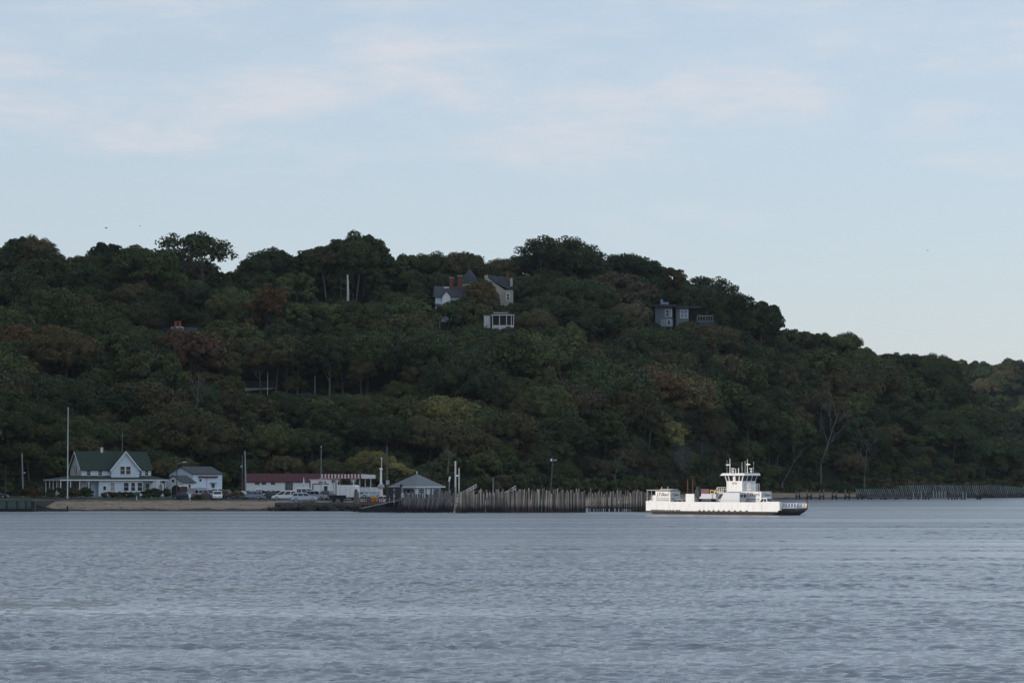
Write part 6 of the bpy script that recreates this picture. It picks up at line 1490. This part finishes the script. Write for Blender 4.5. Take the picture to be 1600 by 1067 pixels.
MB().tube([(0, 0, -.5), (.05, 0, H * .5), (-.1, 0, H)], [.42, .36, .24], 8).build('trunk', M['birch'], h); MB().tube([(0, 0, H * .7), (.35, 0, H * .85)], [.08, .04], 5).build('broken_limb', M['birch'], h)

# three gulls in the sky
def bird(px, py, D, s, lab):
    x, z = GX(px, D), GZ(py, D); h = thing('bird', lab, 'bird', (x, D, z), .5)
    q = MB(); q.tube([(-.35 * s, 0, 0), (-.1 * s, 0, .02), (.15 * s, 0, .02), (.32 * s, 0, .03), (.4 * s, 0, .02)], [.02 * s, .09 * s, .09 * s, .05 * s, .01], 8)
    for sg in (-1, 1):
        q.hexa([(-.1 * s, 0, .02), (.12 * s, 0, .02), (.08 * s, sg * .35 * s, .2 * s), (-.08 * s, sg * .35 * s, .2 * s), (-.1 * s, 0, .05), (.12 * s, 0, .05), (.08 * s, sg * .35 * s, .22 * s), (-.08 * s, sg * .35 * s, .22 * s)])
        q.hexa([(-.08 * s, sg * .35 * s, .2 * s), (.08 * s, sg * .35 * s, .2 * s), (-.05 * s, sg * .75 * s, .12 * s), (-.1 * s, sg * .75 * s, .12 * s), (-.08 * s, sg * .35 * s, .22 * s), (.08 * s, sg * .35 * s, .22 * s), (-.05 * s, sg * .75 * s, .13 * s), (-.1 * s, sg * .75 * s, .13 * s)])
    q.build('body', M['birdc'], h)
bird(164, 356, 420, .6, 'leftmost and largest dark bird flying above the left ridge')
bird(217, 352.5, 430, .4, 'smaller dark bird right of the largest one above the left ridge')
bird(1451, 391, 430, .42, 'lone tiny dark bird in the sky over the right end of the hill')

# ------------------------------------------------------------------ thin sea haze round the whole place
hz = MB(); hz.box(-3100, 3100, -1600, 3600, -2.8, 230)
hm = bpy.data.materials.new('thin_sea_haze'); hm.use_nodes = True; ht = hm.node_tree; ht.nodes.clear()
ho = ht.nodes.new('ShaderNodeOutputMaterial'); hv = ht.nodes.new('ShaderNodeVolumePrincipled'); hv.inputs['Density'].default_value = HAZE; hv.inputs['Color'].default_value = (.80, .88, 1.0, 1); hv.inputs['Anisotropy'].default_value = .2
ht.links.new(hv.outputs[0], ho.inputs['Volume'])
tag(hz.build('haze', hm), kind='stuff')

# faint exhaust smoke drifting above the ferry
q = MB(); q.ball((0, 0, 0), 1.0, 16)
m = bpy.data.materials.new('thin_smoke'); m.use_nodes = True; t = m.node_tree; t.nodes.clear()
o_ = t.nodes.new('ShaderNodeOutputMaterial'); v_ = t.nodes.new('ShaderNodeVolumePrincipled'); v_.inputs['Color'].default_value = (.5, .56, .66, 1)
c_ = t.nodes.new('ShaderNodeTexCoord'); l_ = t.nodes.new('ShaderNodeVectorMath'); l_.operation = 'LENGTH'; t.links.new(c_.outputs['Object'], l_.inputs[0])
n_ = t.nodes.new('ShaderNodeTexNoise'); n_.inputs['Scale'].default_value = 2.2; n_.inputs['Detail'].default_value = 3; t.links.new(c_.outputs['Object'], n_.inputs['Vector'])
r_ = t.nodes.new('ShaderNodeMapRange'); r_.inputs[1].default_value = 1.0; r_.inputs[2].default_value = .2; t.links.new(l_.outputs['Value'], r_.inputs[0])
k_ = t.nodes.new('ShaderNodeMath'); k_.operation = 'MULTIPLY'; t.links.new(r_.outputs[0], k_.inputs[0]); t.links.new(n_.outputs[0], k_.inputs[1])
k2 = t.nodes.new('ShaderNodeMath'); k2.operation = 'MULTIPLY'; k2.inputs[1].default_value = .045; t.links.new(k_.outputs[0], k2.inputs[0]); t.links.new(k2.outputs[0], v_.inputs['Density']); t.links.new(v_.outputs[0], o_.inputs['Volume'])
sm_o = q.build('smoke', m); sm_o.location = (GX(1066, 474), 474, GZ(712, 474)); sm_o.scale = (2.4, 2.4, 3.6); sm_o.rotation_euler = (0, R(-15), 0); tag(sm_o, 'faint blue-grey exhaust smoke drifting above the ferry stern', 'smoke', kind='stuff')
